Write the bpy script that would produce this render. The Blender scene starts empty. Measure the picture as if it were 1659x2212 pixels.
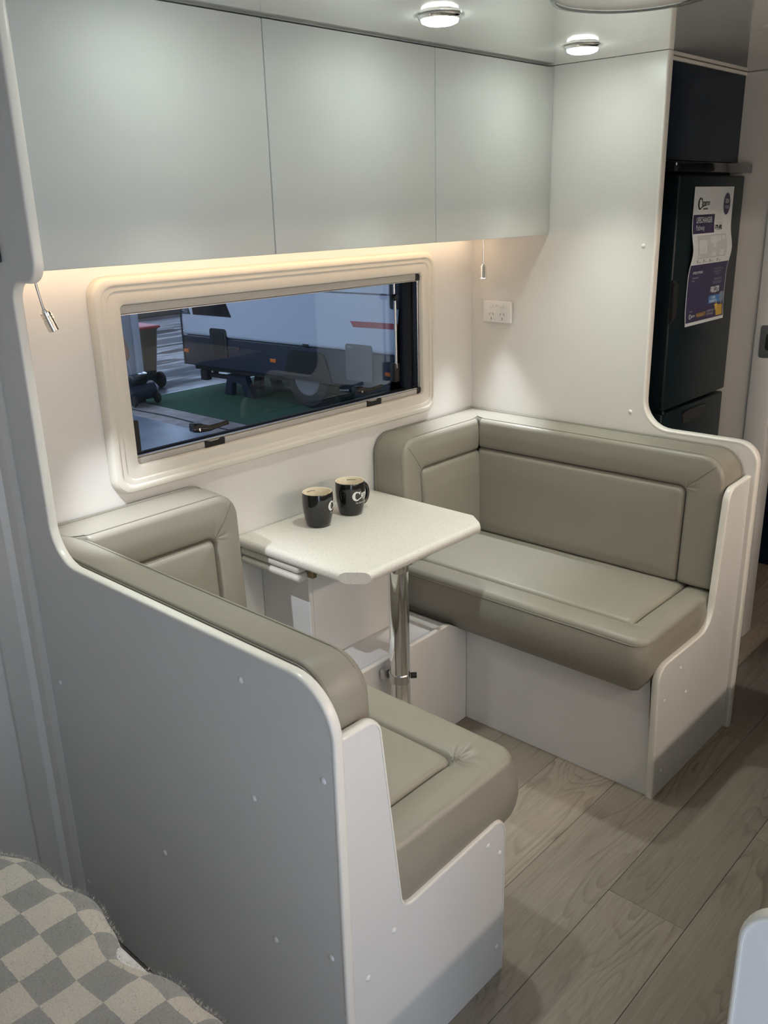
import bpy, bmesh, math, random
from mathutils import Vector, Matrix, noise

random.seed(7)
PI = math.pi
scene = bpy.context.scene
C = scene.collection

# ------------------------------------------------------------------ camera
F_PX = 1913.48
cam_d = bpy.data.cameras.new('camera')
cam_d.sensor_fit = 'VERTICAL'
cam_d.sensor_height = 36.0
cam_d.sensor_width = 36.0
cam_d.lens = F_PX / 2212.0 * 36.0
cam_d.clip_start = 0.02
cam_d.clip_end = 200
cam = bpy.data.objects.new('camera', cam_d)
C.objects.link(cam)
RT = Vector((0.6732154, -0.7390179, -0.0251719))
UP = Vector((0.2564923, 0.2014554, 0.9453187))
FW = Vector((0.6935364, 0.6428595, -0.3251753))
M = Matrix((RT, UP, -FW)).transposed().to_4x4()
M.translation = Vector((-2.4959, -1.8759, 1.58))
cam.matrix_world = M
scene.camera = cam

# ------------------------------------------------------------------ world, exposure
world = bpy.data.worlds.new('sky')
scene.world = world
world.use_nodes = True
bg = world.node_tree.nodes['Background']
bg.inputs[0].default_value = (0.70, 0.82, 1.0, 1)
bg.inputs[1].default_value = 1.9
scene.view_settings.view_transform = 'Standard'
scene.view_settings.look = 'None'
scene.view_settings.gamma = 1.0
scene.view_settings.use_curve_mapping = False
scene.view_settings.exposure = 0.70

DOWNLIGHT_W = 15.0
STRIP_E = 7.6
KITCHEN_STRIP_E = 85.0
COOL = (0.90, 1.0, 0.93)
WARM = (1.0, 0.70, 0.44)
WARM_K = (1.0, 0.83, 0.70)

# ------------------------------------------------------------------ helpers
WM = {}


def link(o, parent=None, world_m=None):
    C.objects.link(o)
    wm = world_m or Matrix.Identity(4)
    WM[o] = wm
    if parent is not None:
        o.parent = parent
        o.matrix_parent_inverse = WM[parent].inverted()
    return o


def tag(o, label=None, cat=None, group=None, kind=None):
    if label: o['label'] = label
    if cat: o['category'] = cat
    if group: o['group'] = group
    if kind: o['kind'] = kind
    return o


def thing(name, label, cat, loc=(0, 0, 0), group=None):
    o = bpy.data.objects.new(name, None)
    o.empty_display_size = 0.05
    o.location = loc
    link(o, None, Matrix.Translation(Vector(loc)))
    return tag(o, label, cat, group)


class MB:
    """collects verts / faces of one mesh"""
    def __init__(s):
        s.v = []
        s.f = []

    def add(s, vs, fs):
        n = len(s.v)
        s.v += [tuple(p) for p in vs]
        s.f += [tuple(i + n for i in f) for f in fs]
        return s

    def bm(s, b):
        b.verts.index_update()
        s.add([v.co[:] for v in b.verts], [[v.index for v in f.verts] for f in b.faces])
        b.free()
        return s

    def box(s, a, b, r=0.0, seg=2):
        a, b = [min(p, q) for p, q in zip(a, b)], [max(p, q) for p, q in zip(a, b)]
        m = bmesh.new()
        bmesh.ops.create_cube(m, size=1.0)
        for v in m.verts:
            v.co = Vector([(a[i] + b[i]) / 2 + v.co[i] * (b[i] - a[i]) for i in range(3)])
        if r > 0:
            bmesh.ops.bevel(m, geom=list(m.edges), offset=r, segments=seg, profile=0.5, affect='EDGES')
        return s.bm(m)

    def tube(s, pts, r, n=8, closed=False, cap=True):
        pts = [Vector(p) for p in pts]
        k = len(pts)
        rings = []
        prev = None
        for i, p in enumerate(pts):
            if closed:
                t = pts[(i + 1) % k] - pts[i - 1]
            else:
                t = pts[min(i + 1, k - 1)] - pts[max(i - 1, 0)]
            t.normalize()
            if prev is None:
                a = Vector((0, 0, 1)) if abs(t.z) < 0.9 else Vector((1, 0, 0))
                x = t.cross(a).normalized()
            else:
                x = (prev - t * prev.dot(t)).normalized()
            prev = x
            y = t.cross(x)
            rr = r[i] if isinstance(r, (list, tuple)) else r
            rings.append([p + (x * math.cos(2 * PI * j / n) + y * math.sin(2 * PI * j / n)) * rr for j in range(n)])
        s.loft(rings, closed_ring=True, closed_path=closed, cap=cap and not closed)
        return s

    def loft(s, rings, closed_ring=True, closed_path=False, cap=False):
        n = len(rings[0])
        vs = [p for r in rings for p in r]
        fs = []
        k = len(rings)
        for i in range(k if closed_path else k - 1):
            a, b = i * n, ((i + 1) % k) * n
            for j in range(n if closed_ring else n - 1):
                j2 = (j + 1) % n
                fs.append((a + j, a + j2, b + j2, b + j))
        if cap:
            fs.append(tuple(reversed(range(n))))
            fs.append(tuple(range((k - 1) * n, k * n)))
        return s.add(vs, fs)

    def lathe(s, prof, n=32, o=(0, 0, 0), axis='z'):
        rings = []
        for r, h in prof:
            ring = []
            for j in range(n):
                a = 2 * PI * j / n
                p = (r * math.cos(a), r * math.sin(a), h)
                if axis == 'x': p = (p[2], p[0], p[1])
                if axis == 'y': p = (p[1], p[2], p[0])
                ring.append((p[0] + o[0], p[1] + o[1], p[2] + o[2]))
            rings.append(ring)
        return s.loft(rings)

    def cyl(s, a, b, r, n=16):
        return s.tube([a, b], r, n)

    def prism(s, poly, c0, c1, mp):
        """extrude a 2D polygon; mp(a, b, c) -> xyz"""
        n = len(poly)
        vs = [mp(a, b, c0) for a, b in poly] + [mp(a, b, c1) for a, b in poly]
        fs = [tuple(range(n)), tuple(range(2 * n - 1, n - 1, -1))]
        for i in range(n):
            j = (i + 1) % n
            fs.append((i, i + n, j + n, j))
        return s.add(vs, fs)

    def mesh(s, name, smooth=None):
        me = bpy.data.meshes.new(name)
        me.from_pydata(s.v, [], s.f)
        b = bmesh.new()
        b.from_mesh(me)
        bmesh.ops.recalc_face_normals(b, faces=b.faces)
        b.to_mesh(me)
        b.free()
        if smooth is not None:
            me.shade_smooth()
            me.set_sharp_from_angle(angle=math.radians(smooth))
        return me

    def build(s, name, mat, parent=None, smooth=None):
        me = s.mesh(name, smooth)
        me.materials.append(mat)
        o = bpy.data.objects.new(name, me)
        return link(o, parent)


def put(name, me, loc, parent=None, rot=None, scale=None):
    """object sharing mesh data, at a world place"""
    o = bpy.data.objects.new(name, me)
    o.location = loc
    m = Matrix.Translation(Vector(loc))
    if rot:
        o.rotation_euler = rot
    if scale:
        o.scale = scale
    return link(o, parent, m)


def fillet(pts, seg=8):
    """[(a, b[, r])] closed polygon -> list of points with rounded corners"""
    out = []
    n = len(pts)
    for i in range(n):
        p = Vector(pts[i][:2])
        r = pts[i][2] if len(pts[i]) > 2 else 0
        if r <= 0:
            out.append(tuple(p))
            continue
        a = Vector(pts[i - 1][:2]) - p
        b = Vector(pts[(i + 1) % n][:2]) - p
        a.normalize(); b.normalize()
        ang = a.angle(b)
        d = r / math.tan(ang / 2)
        cen = p + (a + b).normalized() * (r / math.sin(ang / 2))
        p0, p1 = p + a * d, p + b * d
        a0 = math.atan2(p0.y - cen.y, p0.x - cen.x)
        a1 = math.atan2(p1.y - cen.y, p1.x - cen.x)
        da = (a1 - a0 + PI) % (2 * PI) - PI
        for k in range(seg + 1):
            t = a0 + da * k / seg
            out.append((cen.x + r * math.cos(t), cen.y + r * math.sin(t)))
    return out


def area2(poly):
    return sum(poly[i][0] * poly[(i + 1) % len(poly)][1] - poly[(i + 1) % len(poly)][0] * poly[i][1] for i in range(len(poly)))


def edge_trim(path, c0, c1, h, mp, ccw, closed=False):
    """bullnose edging that runs along a 2D path on the rim of a sheet"""
    n = len(path)
    rings = []
    for i in range(n):
        if closed:
            a, b = path[i - 1], path[(i + 1) % n]
        else:
            a, b = path[max(i - 1, 0)], path[min(i + 1, n - 1)]
        t = Vector((b[0] - a[0], b[1] - a[1])).normalized()
        nr = Vector((t.y, -t.x)) * (1 if ccw else -1)
        ring = []
        m = 8
        for k in range(m + 1):
            q = -1 + 2 * k / m
            off = h * math.cos(q * PI / 2) ** 0.7 if abs(q) < 1 else 0.0
            cc = (c0 + c1) / 2 + (c1 - c0) / 2 * math.sin(q * PI / 2)
            ring.append(mp(path[i][0] + nr.x * off, path[i][1] + nr.y * off, cc))
        ring.append(mp(path[i][0] - nr.x * 0.002, path[i][1] - nr.y * 0.002, c1))
        ring.append(mp(path[i][0] - nr.x * 0.002, path[i][1] - nr.y * 0.002, c0))
        rings.append(ring)
    return MB().loft(rings, closed_path=closed, cap=not closed)


def rrect(x0, x1, z0, z1, r, seg=6):
    return fillet([(x0, z0, r), (x1, z0, r), (x1, z1, r), (x0, z1, r)], seg)


# ------------------------------------------------------------------ materials
def mat(name, col, rough=0.5, metal=0.0, spec=0.5, coat=0.0, bump=None, emit=None, var=None, trans=0.0, alpha=1.0, ior=1.45, sheen=0.0):
    m = bpy.data.materials.new(name)
    m.use_nodes = True
    nt = m.node_tree
    p = nt.nodes['Principled BSDF']
    p.inputs['Base Color'].default_value = (*col, 1)
    p.inputs['Roughness'].default_value = rough
    p.inputs['Metallic'].default_value = metal
    p.inputs['Specular IOR Level'].default_value = spec
    p.inputs['Coat Weight'].default_value = coat
    p.inputs['Coat Roughness'].default_value = 0.05
    p.inputs['Transmission Weight'].default_value = trans
    p.inputs['Alpha'].default_value = alpha
    p.inputs['IOR'].default_value = ior
    p.inputs['Sheen Weight'].default_value = sheen
    if emit:
        p.inputs['Emission Color'].default_value = (*emit[0], 1)
        p.inputs['Emission Strength'].default_value = emit[1]
    if bump or var:
        tc = nt.nodes.new('ShaderNodeTexCoord')
    if bump:
        n = nt.nodes.new('ShaderNodeTexNoise')
        n.inputs['Scale'].default_value = bump[0]
        n.inputs['Detail'].default_value = 4
        b = nt.nodes.new('ShaderNodeBump')
        b.inputs['Strength'].default_value = bump[1]
        b.inputs['Distance'].default_value = 0.002
        nt.links.new(tc.outputs['Object'], n.inputs['Vector'])
        nt.links.new(n.outputs['Fac'], b.inputs['Height'])
        nt.links.new(b.outputs['Normal'], p.inputs['Normal'])
    if var:
        n = nt.nodes.new('ShaderNodeTexNoise')
        n.inputs['Scale'].default_value = var[0]
        n.inputs['Detail'].default_value = 6
        r = nt.nodes.new('ShaderNodeValToRGB')
        r.color_ramp.elements[0].position = var[2] if len(var) > 2 else 0.35
        r.color_ramp.elements[1].position = var[3] if len(var) > 3 else 0.65
        r.color_ramp.elements[0].color = (*var[1], 1)
        r.color_ramp.elements[1].color = (*col, 1)
        nt.links.new(tc.outputs['Object'], n.inputs['Vector'])
        nt.links.new(n.outputs['Fac'], r.inputs['Fac'])
        nt.links.new(r.outputs['Color'], p.inputs['Base Color'])
    return m


M_WALL = mat('wall_laminate', (0.72, 0.70, 0.66), 0.30, spec=0.5, bump=(900, 0.02))
M_CEIL = mat('gloss_ceiling', (0.82, 0.82, 0.79), 0.06, spec=1.0, coat=1.0)
M_DOOR = mat('satin_door', (0.56, 0.585, 0.56), 0.52, spec=0.4, bump=(1400, 0.03))
M_PANEL = mat('white_panel', (0.72, 0.715, 0.70), 0.38, bump=(1200, 0.03))
M_TRIM = mat('cream_edging', (0.80, 0.78, 0.72), 0.28)
M_CREAM = mat('cream_plastic', (0.70, 0.665, 0.585), 0.35)
M_RAIL = mat('blind_rail', (0.46, 0.44, 0.40), 0.4)
M_BLACK = mat('black_plastic', (0.012, 0.012, 0.012), 0.35)
M_RUBBER = mat('black_rubber', (0.01, 0.01, 0.01), 0.7)
M_CHROME = mat('chrome', (0.86, 0.86, 0.85), 0.07, metal=1.0)
M_ALU = mat('brushed_metal', (0.62, 0.62, 0.62), 0.28, metal=1.0)
M_VINYL = mat('taupe_vinyl', (0.270, 0.252, 0.210), 0.40, spec=0.45, bump=(700, 0.10))
M_VINYL_D = mat('taupe_piping', (0.21, 0.195, 0.158), 0.5)
M_THREAD = mat('seam_thread', (0.075, 0.07, 0.055), 0.7)
M_STONE = mat('speckled_laminate', (0.66, 0.63, 0.575), 0.33, var=(420, (0.36, 0.33, 0.28), 0.30, 0.42))
M_MUG = mat('black_glaze', (0.008, 0.008, 0.008), 0.12, coat=0.5)
M_MUGIN = mat('ivory_glaze', (0.86, 0.78, 0.61), 0.2, coat=0.3)
M_PRINTW = mat('white_print', (0.78, 0.78, 0.76), 0.5)
M_PAPER = mat('white_paper', (0.62, 0.66, 0.68), 0.6)
M_NAVYINK = mat('navy_ink', (0.030, 0.024, 0.075), 0.45)
M_BLACKINK = mat('black_ink', (0.015, 0.015, 0.02), 0.5)
M_GREYINK = mat('grey_ink', (0.30, 0.32, 0.34), 0.55)
M_PALEINK = mat('pale_ink', (0.50, 0.54, 0.56), 0.55)
M_BLUEINK = mat('blue_ink', (0.05, 0.18, 0.45), 0.5)
M_GOLDINK = mat('gold_ink', (0.48, 0.30, 0.04), 0.5)
M_FRIDGE = mat('fridge_black', (0.005, 0.012, 0.015), 0.36, spec=0.32)
M_NAVY = mat('navy_cabinet', (0.005, 0.012, 0.026), 0.22, spec=0.3)
M_SCREW = mat('screw_cap', (0.80, 0.79, 0.77), 0.35)
M_WHITEPL = mat('white_plastic', (0.80, 0.79, 0.76), 0.25)
M_SLOT = mat('socket_slot', (0.03, 0.03, 0.03), 0.8)
M_SUB = mat('subfloor', (0.05, 0.045, 0.04), 0.8)
M_SHEET = mat('white_sheet', (0.75, 0.75, 0.76), 0.85, bump=(200, 0.2))
M_LENS = mat('lamp_lens', (0.9, 0.9, 0.9), 0.3, emit=(COOL, 34.0))
M_LENS_S = mat('reading_lens', (0.9, 0.9, 0.9), 0.3, emit=((0.93, 0.96, 1.0), 12.0))
M_STRIP = mat('warm_strip', (0.9, 0.85, 0.8), 0.4, emit=(WARM, STRIP_E))
M_STRIP_K = mat('warm_strip_kitchen', (0.9, 0.85, 0.8), 0.4, emit=(WARM_K, KITCHEN_STRIP_E))
M_CLEAR = mat('clear_plastic', (0.93, 0.95, 0.95), 0.08, trans=0.95, ior=1.45)


def glass_mat():
    m = bpy.data.materials.new('tinted_acrylic')
    m.use_nodes = True
    nt = m.node_tree
    nt.nodes.clear()
    out = nt.nodes.new('ShaderNodeOutputMaterial')
    tr = nt.nodes.new('ShaderNodeBsdfTransparent')
    tr.inputs[0].default_value = (0.76, 0.81, 0.88, 1)
    gl = nt.nodes.new('ShaderNodeBsdfGlossy')
    gl.inputs['Color'].default_value = (0.9, 0.95, 1, 1)
    gl.inputs['Roughness'].default_value = 0.01
    fr = nt.nodes.new('ShaderNodeFresnel')
    fr.inputs['IOR'].default_value = 1.33
    mx = nt.nodes.new('ShaderNodeMixShader')
    nt.links.new(fr.outputs[0], mx.inputs[0])
    nt.links.new(tr.outputs[0], mx.inputs[1])
    nt.links.new(gl.outputs[0], mx.inputs[2])
    nt.links.new(mx.outputs[0], out.inputs[0])
    return m


M_GLASS = glass_mat()


def wood_mat():
    m = bpy.data.materials.new('grey_oak_vinyl')
    m.use_nodes = True
    nt = m.node_tree
    L = nt.links.new
    p = nt.nodes['Principled BSDF']
    p.inputs['Roughness'].default_value = 0.42
    tc = nt.nodes.new('ShaderNodeTexCoord')
    oi = nt.nodes.new('ShaderNodeObjectInfo')
    mul = nt.nodes.new('ShaderNodeVectorMath'); mul.operation = 'SCALE'
    cmb = nt.nodes.new('ShaderNodeCombineXYZ')
    for i in range(3): L(oi.outputs['Random'], cmb.inputs[i])
    L(cmb.outputs[0], mul.inputs[0]); mul.inputs['Scale'].default_value = 37.0
    add = nt.nodes.new('ShaderNodeVectorMath'); add.operation = 'ADD'
    L(tc.outputs['Object'], add.inputs[0]); L(mul.outputs[0], add.inputs[1])
    # cathedral figure: rings of a distorted stretched noise
    mp1 = nt.nodes.new('ShaderNodeMapping'); mp1.inputs['Scale'].default_value = (1.25, 7.5, 1.0)
    L(add.outputs[0], mp1.inputs['Vector'])
    n1 = nt.nodes.new('ShaderNodeTexNoise'); n1.inputs['Scale'].default_value = 1.0; n1.inputs['Detail'].default_value = 2.5
    n1.inputs['Roughness'].default_value = 0.45; n1.inputs['Distortion'].default_value = 0.35
    L(mp1.outputs[0], n1.inputs['Vector'])
    k = nt.nodes.new('ShaderNodeMath'); k.operation = 'MULTIPLY'; k.inputs[1].default_value = 15.0
    L(n1.outputs['Fac'], k.inputs[0])
    fr = nt.nodes.new('ShaderNodeMath'); fr.operation = 'FRACT'
    L(k.outputs[0], fr.inputs[0])
    ramp = nt.nodes.new('ShaderNodeValToRGB')
    e = ramp.color_ramp.elements
    e[0].position = 0.0; e[0].color = (0.0, 0.0, 0.0, 1)
    e[1].position = 0.38; e[1].color = (0.9, 0.9, 0.9, 1)
    e2 = ramp.color_ramp.elements.new(0.92); e2.color = (1, 1, 1, 1)
    e3 = ramp.color_ramp.elements.new(1.0); e3.color = (0.2, 0.2, 0.2, 1)
    L(fr.outputs[0], ramp.inputs['Fac'])
    # fine fibre
    mp2 = nt.nodes.new('ShaderNodeMapping'); mp2.inputs['Scale'].default_value = (7, 190, 1)
    L(add.outputs[0], mp2.inputs['Vector'])
    n2 = nt.nodes.new('ShaderNodeTexNoise'); n2.inputs['Scale'].default_value = 1.0; n2.inputs['Detail'].default_value = 5
    L(mp2.outputs[0], n2.inputs['Vector'])
    # patchy tone
    mp3 = nt.nodes.new('ShaderNodeMapping'); mp3.inputs['Scale'].default_value = (2.5, 9, 1)
    L(add.outputs[0], mp3.inputs['Vector'])
    n3 = nt.nodes.new('ShaderNodeTexNoise'); n3.inputs['Scale'].default_value = 1.0; n3.inputs['Detail'].default_value = 4
    L(mp3.outputs[0], n3.inputs['Vector'])
    # fade the figure in and out over the board
    fig = nt.nodes.new('ShaderNodeMapRange')
    fig.inputs['From Min'].default_value = 0.36; fig.inputs['From Max'].default_value = 0.66
    L(n3.outputs['Fac'], fig.inputs['Value'])
    c1 = nt.nodes.new('ShaderNodeMix'); c1.data_type = 'RGBA'
    c1.inputs['A'].default_value = (0.195, 0.153, 0.115, 1)
    c1.inputs['B'].default_value = (0.350, 0.284, 0.222, 1)
    L(n2.outputs['Fac'], c1.inputs['Factor'])
    dark = nt.nodes.new('ShaderNodeMix'); dark.data_type = 'RGBA'; dark.blend_type = 'MULTIPLY'
    L(c1.outputs['Result'], dark.inputs['A'])
    lift = nt.nodes.new('ShaderNodeMix'); lift.data_type = 'RGBA'
    lift.inputs['A'].default_value = (0.60, 0.56, 0.52, 1)
    lift.inputs['B'].default_value = (1.05, 1.05, 1.05, 1)
    L(ramp.outputs['Color'], lift.inputs['Factor'])
    L(lift.outputs['Result'], dark.inputs['B'])
    L(fig.outputs['Result'], dark.inputs['Factor'])
    # board to board tone
    hsv = nt.nodes.new('ShaderNodeHueSaturation')
    mr = nt.nodes.new('ShaderNodeMapRange')
    mr.inputs['To Min'].default_value = 0.80; mr.inputs['To Max'].default_value = 1.18
    L(oi.outputs['Random'], mr.inputs['Value'])
    L(mr.outputs['Result'], hsv.inputs['Value'])
    hsv.inputs['Saturation'].default_value = 0.85
    L(dark.outputs['Result'], hsv.inputs['Color'])
    L(hsv.outputs['Color'], p.inputs['Base Color'])
    b = nt.nodes.new('ShaderNodeBump'); b.inputs['Strength'].default_value = 0.12; b.inputs['Distance'].default_value = 0.001
    L(n2.outputs['Fac'], b.inputs['Height']); L(b.outputs['Normal'], p.inputs['Normal'])
    return m


M_WOOD = wood_mat()


def blanket_mat():
    m = bpy.data.materials.new('checked_wool')
    m.use_nodes = True
    nt = m.node_tree
    L = nt.links.new
    p = nt.nodes['Principled BSDF']
    p.inputs['Roughness'].default_value = 0.95
    p.inputs['Sheen Weight'].default_value = 0.35
    p.inputs['Specular IOR Level'].default_value = 0.1
    uv = nt.nodes.new('ShaderNodeUVMap'); uv.uv_map = 'cloth'
    nz = nt.nodes.new('ShaderNodeTexNoise'); nz.inputs['Scale'].default_value = 90
    L(uv.outputs[0], nz.inputs['Vector'])
    sub = nt.nodes.new('ShaderNodeVectorMath'); sub.operation = 'SUBTRACT'; sub.inputs[1].default_value = (0.5, 0.5, 0.5)
    L(nz.outputs['Color'], sub.inputs[0])
    sc = nt.nodes.new('ShaderNodeVectorMath'); sc.operation = 'MULTIPLY'; sc.inputs[1].default_value = (0.003, 0.003, 0)
    L(sub.outputs[0], sc.inputs[0])
    ad0 = nt.nodes.new('ShaderNodeVectorMath'); ad0.operation = 'ADD'; ad0.inputs[1].default_value = (0, 0, 0.02)
    L(uv.outputs[0], ad0.inputs[0])
    ad = nt.nodes.new('ShaderNodeVectorMath'); ad.operation = 'ADD'
    L(ad0.outputs[0], ad.inputs[0]); L(sc.outputs[0], ad.inputs[1])
    ch = nt.nodes.new('ShaderNodeTexChecker')
    ch.inputs['Scale'].default_value = 1 / 0.0600
    ch.inputs['Color1'].default_value = (0.58, 0.535, 0.455, 1)
    ch.inputs['Color2'].default_value = (0.305, 0.300, 0.275, 1)
    L(ad.outputs[0], ch.inputs['Vector'])
    n2 = nt.nodes.new('ShaderNodeTexNoise'); n2.inputs['Scale'].default_value = 330; n2.inputs['Detail'].default_value = 5
    L(uv.outputs[0], n2.inputs['Vector'])
    mr = nt.nodes.new('ShaderNodeMapRange'); mr.inputs['To Min'].default_value = 0.72; mr.inputs['To Max'].default_value = 1.25
    L(n2.outputs['Fac'], mr.inputs['Value'])
    mx = nt.nodes.new('ShaderNodeMix'); mx.data_type = 'RGBA'; mx.blend_type = 'MULTIPLY'; mx.inputs['Factor'].default_value = 1
    L(ch.outputs['Color'], mx.inputs['A']); L(mr.outputs['Result'], mx.inputs['B'])
    L(mx.outputs['Result'], p.inputs['Base Color'])
    b = nt.nodes.new('ShaderNodeBump'); b.inputs['Strength'].default_value = 0.5; b.inputs['Distance'].default_value = 0.002
    L(n2.outputs['Fac'], b.inputs['Height']); L(b.outputs['Normal'], p.inputs['Normal'])
    return m


M_BLANKET = blanket_mat()

# plane maps
MP_YZ = lambda a, b, c: (c, a, b)      # a = y, b = z, c = x
MP_XZ = lambda a, b, c: (a, c, b)      # a = x, b = z, c = y
MP_XY = lambda a, b, c: (a, b, c)

ZC = 1.964           # ceiling
XB, XE = -4.3, 2.3   # back / end of the van
YK = -2.35           # kitchen side wall

# ------------------------------------------------------------------ setting
ZL, XS = -0.085, -1.7025      # the bedroom floor lies one low step down
floor = MB().box((XS, YK, -0.16), (XE, 0.0, -0.003)).box((XB, YK, -0.16), (XS, 0.0, ZL - 0.003)).build('floor', M_SUB)
tag(floor, 'grey oak plank floor of the van', 'floor', kind='structure')
PW, PL, GAP = 0.1935, 1.242, 0.0009
pm = MB().box((0, 0, -0.003), (PL - GAP, PW - GAP, 0.0), 0.0008, 1).mesh('floor_plank')
pm.materials.append(M_WOOD)
k0 = 0
for k in range(-5, 8):
    y1 = -0.887 - k * PW          # upper seam of the row
    y0 = y1 - PW
    if y0 > 0 or y1 < YK: continue
    xj = -1.286 + 0.414 * k
    n0 = math.floor((XB - xj) / PL)
    for n in range(n0, n0 + 8):
        xs = xj + n * PL
        xe = xs + PL
        if xe <= XB + 0.02 or xs >= XE - 0.02: continue
        for xa, xb, zf in ((XB + 0.001, -1.7055, ZL), (XS, XE - 0.001, 0.0)):
            a, b = max(xs, xa), min(xe, xb)
            ya, yb = max(y0, YK + 0.001), min(y1, -0.001)
            if yb - ya < 0.01 or b - a < 0.01: continue
            put('floor_plank', pm, (a, ya, zf), floor, scale=((b - a) / PL, (yb - ya) / PW, 1))
tag(MB().box((-1.7050, YK + 0.001, ZL), (XS - 0.0002, -0.001, -0.0002)).build('trim_2', M_PANEL), 'white riser board at the edge of the bedroom floor', 'trim', kind='structure')

# window wall with opening
WX0, WX1, WZ0, WZ1 = -1.372, -0.272, 0.988, 1.388
w = MB()
w.box((XB, 0, -0.16), (WX0, 0.035, ZC)); w.box((WX1, 0, -0.16), (XE, 0.035, ZC))
w.box((WX0, 0, -0.16), (WX1, 0.035, WZ0)); w.box((WX0, 0, WZ1), (WX1, 0.035, ZC))
tag(w.build('wall_left', M_WALL), 'cream wall with the long window', 'wall', kind='structure')
# kitchen side wall with the entry doorway
DX0, DX1, DZ1 = -2.75, -1.95, 1.80
w = MB()
w.box((XB, YK - 0.035, -0.16), (DX0, YK, ZC)); w.box((DX1, YK - 0.035, -0.16), (XE, YK, ZC))
w.box((DX0, YK - 0.035, DZ1), (DX1, YK, ZC)); w.box((DX0, YK - 0.035, -0.16), (DX1, YK, 0.0))
tag(w.build('wall_right', M_WALL), 'cream kitchen side wall with the entry doorway', 'wall', kind='structure')
tag(MB().box((XB - 0.035, YK - 0.035, -0.16), (XB, 0.035, ZC)).build('wall_back', M_WALL), 'cream bedroom end wall', 'wall', kind='structure')
tag(MB().box((XE, YK - 0.035, -0.16), (XE + 0.035, 0.035, ZC)).build('wall_front', M_WALL), 'cream far end wall', 'wall', kind='structure')
tag(MB().box((XB - 0.035, YK - 0.035, ZC), (XE + 0.035, 0.035, ZC + 0.04)).build('ceiling', M_CEIL), 'glossy white ceiling', 'ceiling', kind='structure')

# divider wall past the fridge
wd = MB().box((0.645, -0.735, 0.0), (0.70, 0.0, ZC - 0.001), 0.002, 1)
wd = tag(wd.build('wall_divider', M_WALL), 'cream divider wall beside the black fridge', 'wall', kind='structure')
jm = MB().box((0.632, -0.815, 0.0), (0.712, -0.735, ZC - 0.002), 0.006, 2).build('door_jamb', M_PANEL, wd, 30)
ks = thing('strike_plate', 'chrome recessed door strike plate on the divider wall jamb', 'door latch', (0.632, -0.795, 1.06))
pl = MB().prism(rrect(-0.812, -0.757, 1.058, 1.168, 0.008), 0.6295, 0.632, MP_YZ).build('plate', M_ALU, ks, 30)
MB().prism(rrect(-0.803, -0.776, 1.084, 1.142, 0.010), 0.6287, 0.6296, MP_YZ).build('recess', M_SLOT, ks, 30)
MB().tube([(0.627, -0.797, 1.085), (0.624, -0.792, 1.105), (0.627, -0.797, 1.135)], 0.004, 10).build('catch', M_CHROME, ks, 50)

# ------------------------------------------------------------------ screw caps (shared)
def cap_mesh(axis, sgn):
    prof = [(0.0001, 0.0032), (0.003, 0.0029), (0.0052, 0.0016), (0.0062, 0.0)]
    me = MB().lathe([(r, h * sgn) for r, h in prof], 14, axis=axis).mesh('screw_cap', 60)
    me.materials.append(M_SCREW)
    return me


CAP_NX, CAP_NY = cap_mesh('x', -1), cap_mesh('y', -1)

# ------------------------------------------------------------------ near bulkhead
XN0, XN1 = -1.705, -1.687
nb = thing('partition_panel', 'grey-white partition panel with rounded cutout beside the checked blanket', 'partition', (-1.696, -0.5, 0))
cont = [(0, 0), (-1.025, 0), (-1.025, 0.90, 0.092), (-0.202, 0.90, 0.085), (-0.202, 1.468, 0.042), (-0.303, 1.468, 0.036), (-0.303, ZC - 0.001), (0, ZC - 0.001)]
pn = fillet(cont, 10)
MB().prism([(a, b) for a, b in pn], XN0, XN1, MP_YZ).build('sheet', M_PANEL, nb, 25)
i0 = 1
edge_trim(pn[1:-1], XN0 - 0.0012, XN1 + 0.0012, 0.0045, MP_YZ, area2(pn) > 0).build('edge_trim', M_TRIM, nb, 50)
for y, z in [(-0.807, 0.841), (-0.998, 0.732), (-0.816, 0.611), (-0.496, 0.321), (-0.846, 0.318), (-0.994, 0.374), (-0.140, 0.591), (-0.120, 0.029)]:
    put('screw_cap', CAP_NX, (XN0, y, z), nb)

# corner moulding between partition and bedroom wall
prof = [(-1.7051, -0.001), (-1.7051, -0.096), (-1.709, -0.098), (-1.717, -0.082), (-1.722, -0.060), (-1.737, -0.054), (-1.748, -0.036), (-1.766, -0.010), (-1.768, -0.001)]
tag(MB().prism(prof, ZL, ZC - 0.001, MP_XY).build('trim_1', M_WALL), 'stepped corner moulding between partition and bedroom wall', 'trim', kind='structure')
hk = thing('coat_hook', 'small black coat hook on the partition panel', 'hook', (XN0, -0.172, 1.518))
MB().box((XN0 - 0.006, -0.184, 1.500), (XN0, -0.170, 1.536), 0.003, 2).build('plate', M_BLACK, hk, 40)
MB().tube([(XN0 - 0.004, -0.173, 1.522), (XN0 - 0.018, -0.172, 1.515), (XN0 - 0.026, -0.171, 1.524)], 0.005, 10).build('peg', M_BLACK, hk, 60)

# ------------------------------------------------------------------ far bulkhead
fb = thing('partition_panel', 'tall cream partition panel with power outlet between dinette and fridge', 'partition', (0.015, -0.4, 0))
cont = [(-0.0, 0), (-1.012, 0), (-1.012, 0.918, 0.062), (-0.654, 0.918, 0.088), (-0.654, ZC - 0.001), (0, ZC - 0.001)]
pf = fillet(cont, 10)
MB().prism(pf, 0.0, 0.028, MP_YZ).build('sheet', M_WALL, fb, 25)
edge_trim(pf[1:-1], -0.0012, 0.0292, 0.005, MP_YZ, area2(pf) > 0).build('edge_trim', M_TRIM, fb, 50)
for y, z in [(-0.620, 1.455), (-0.613, 0.963)]:
    put('screw_cap', CAP_NX, (0.0, y, z), fb)

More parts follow.
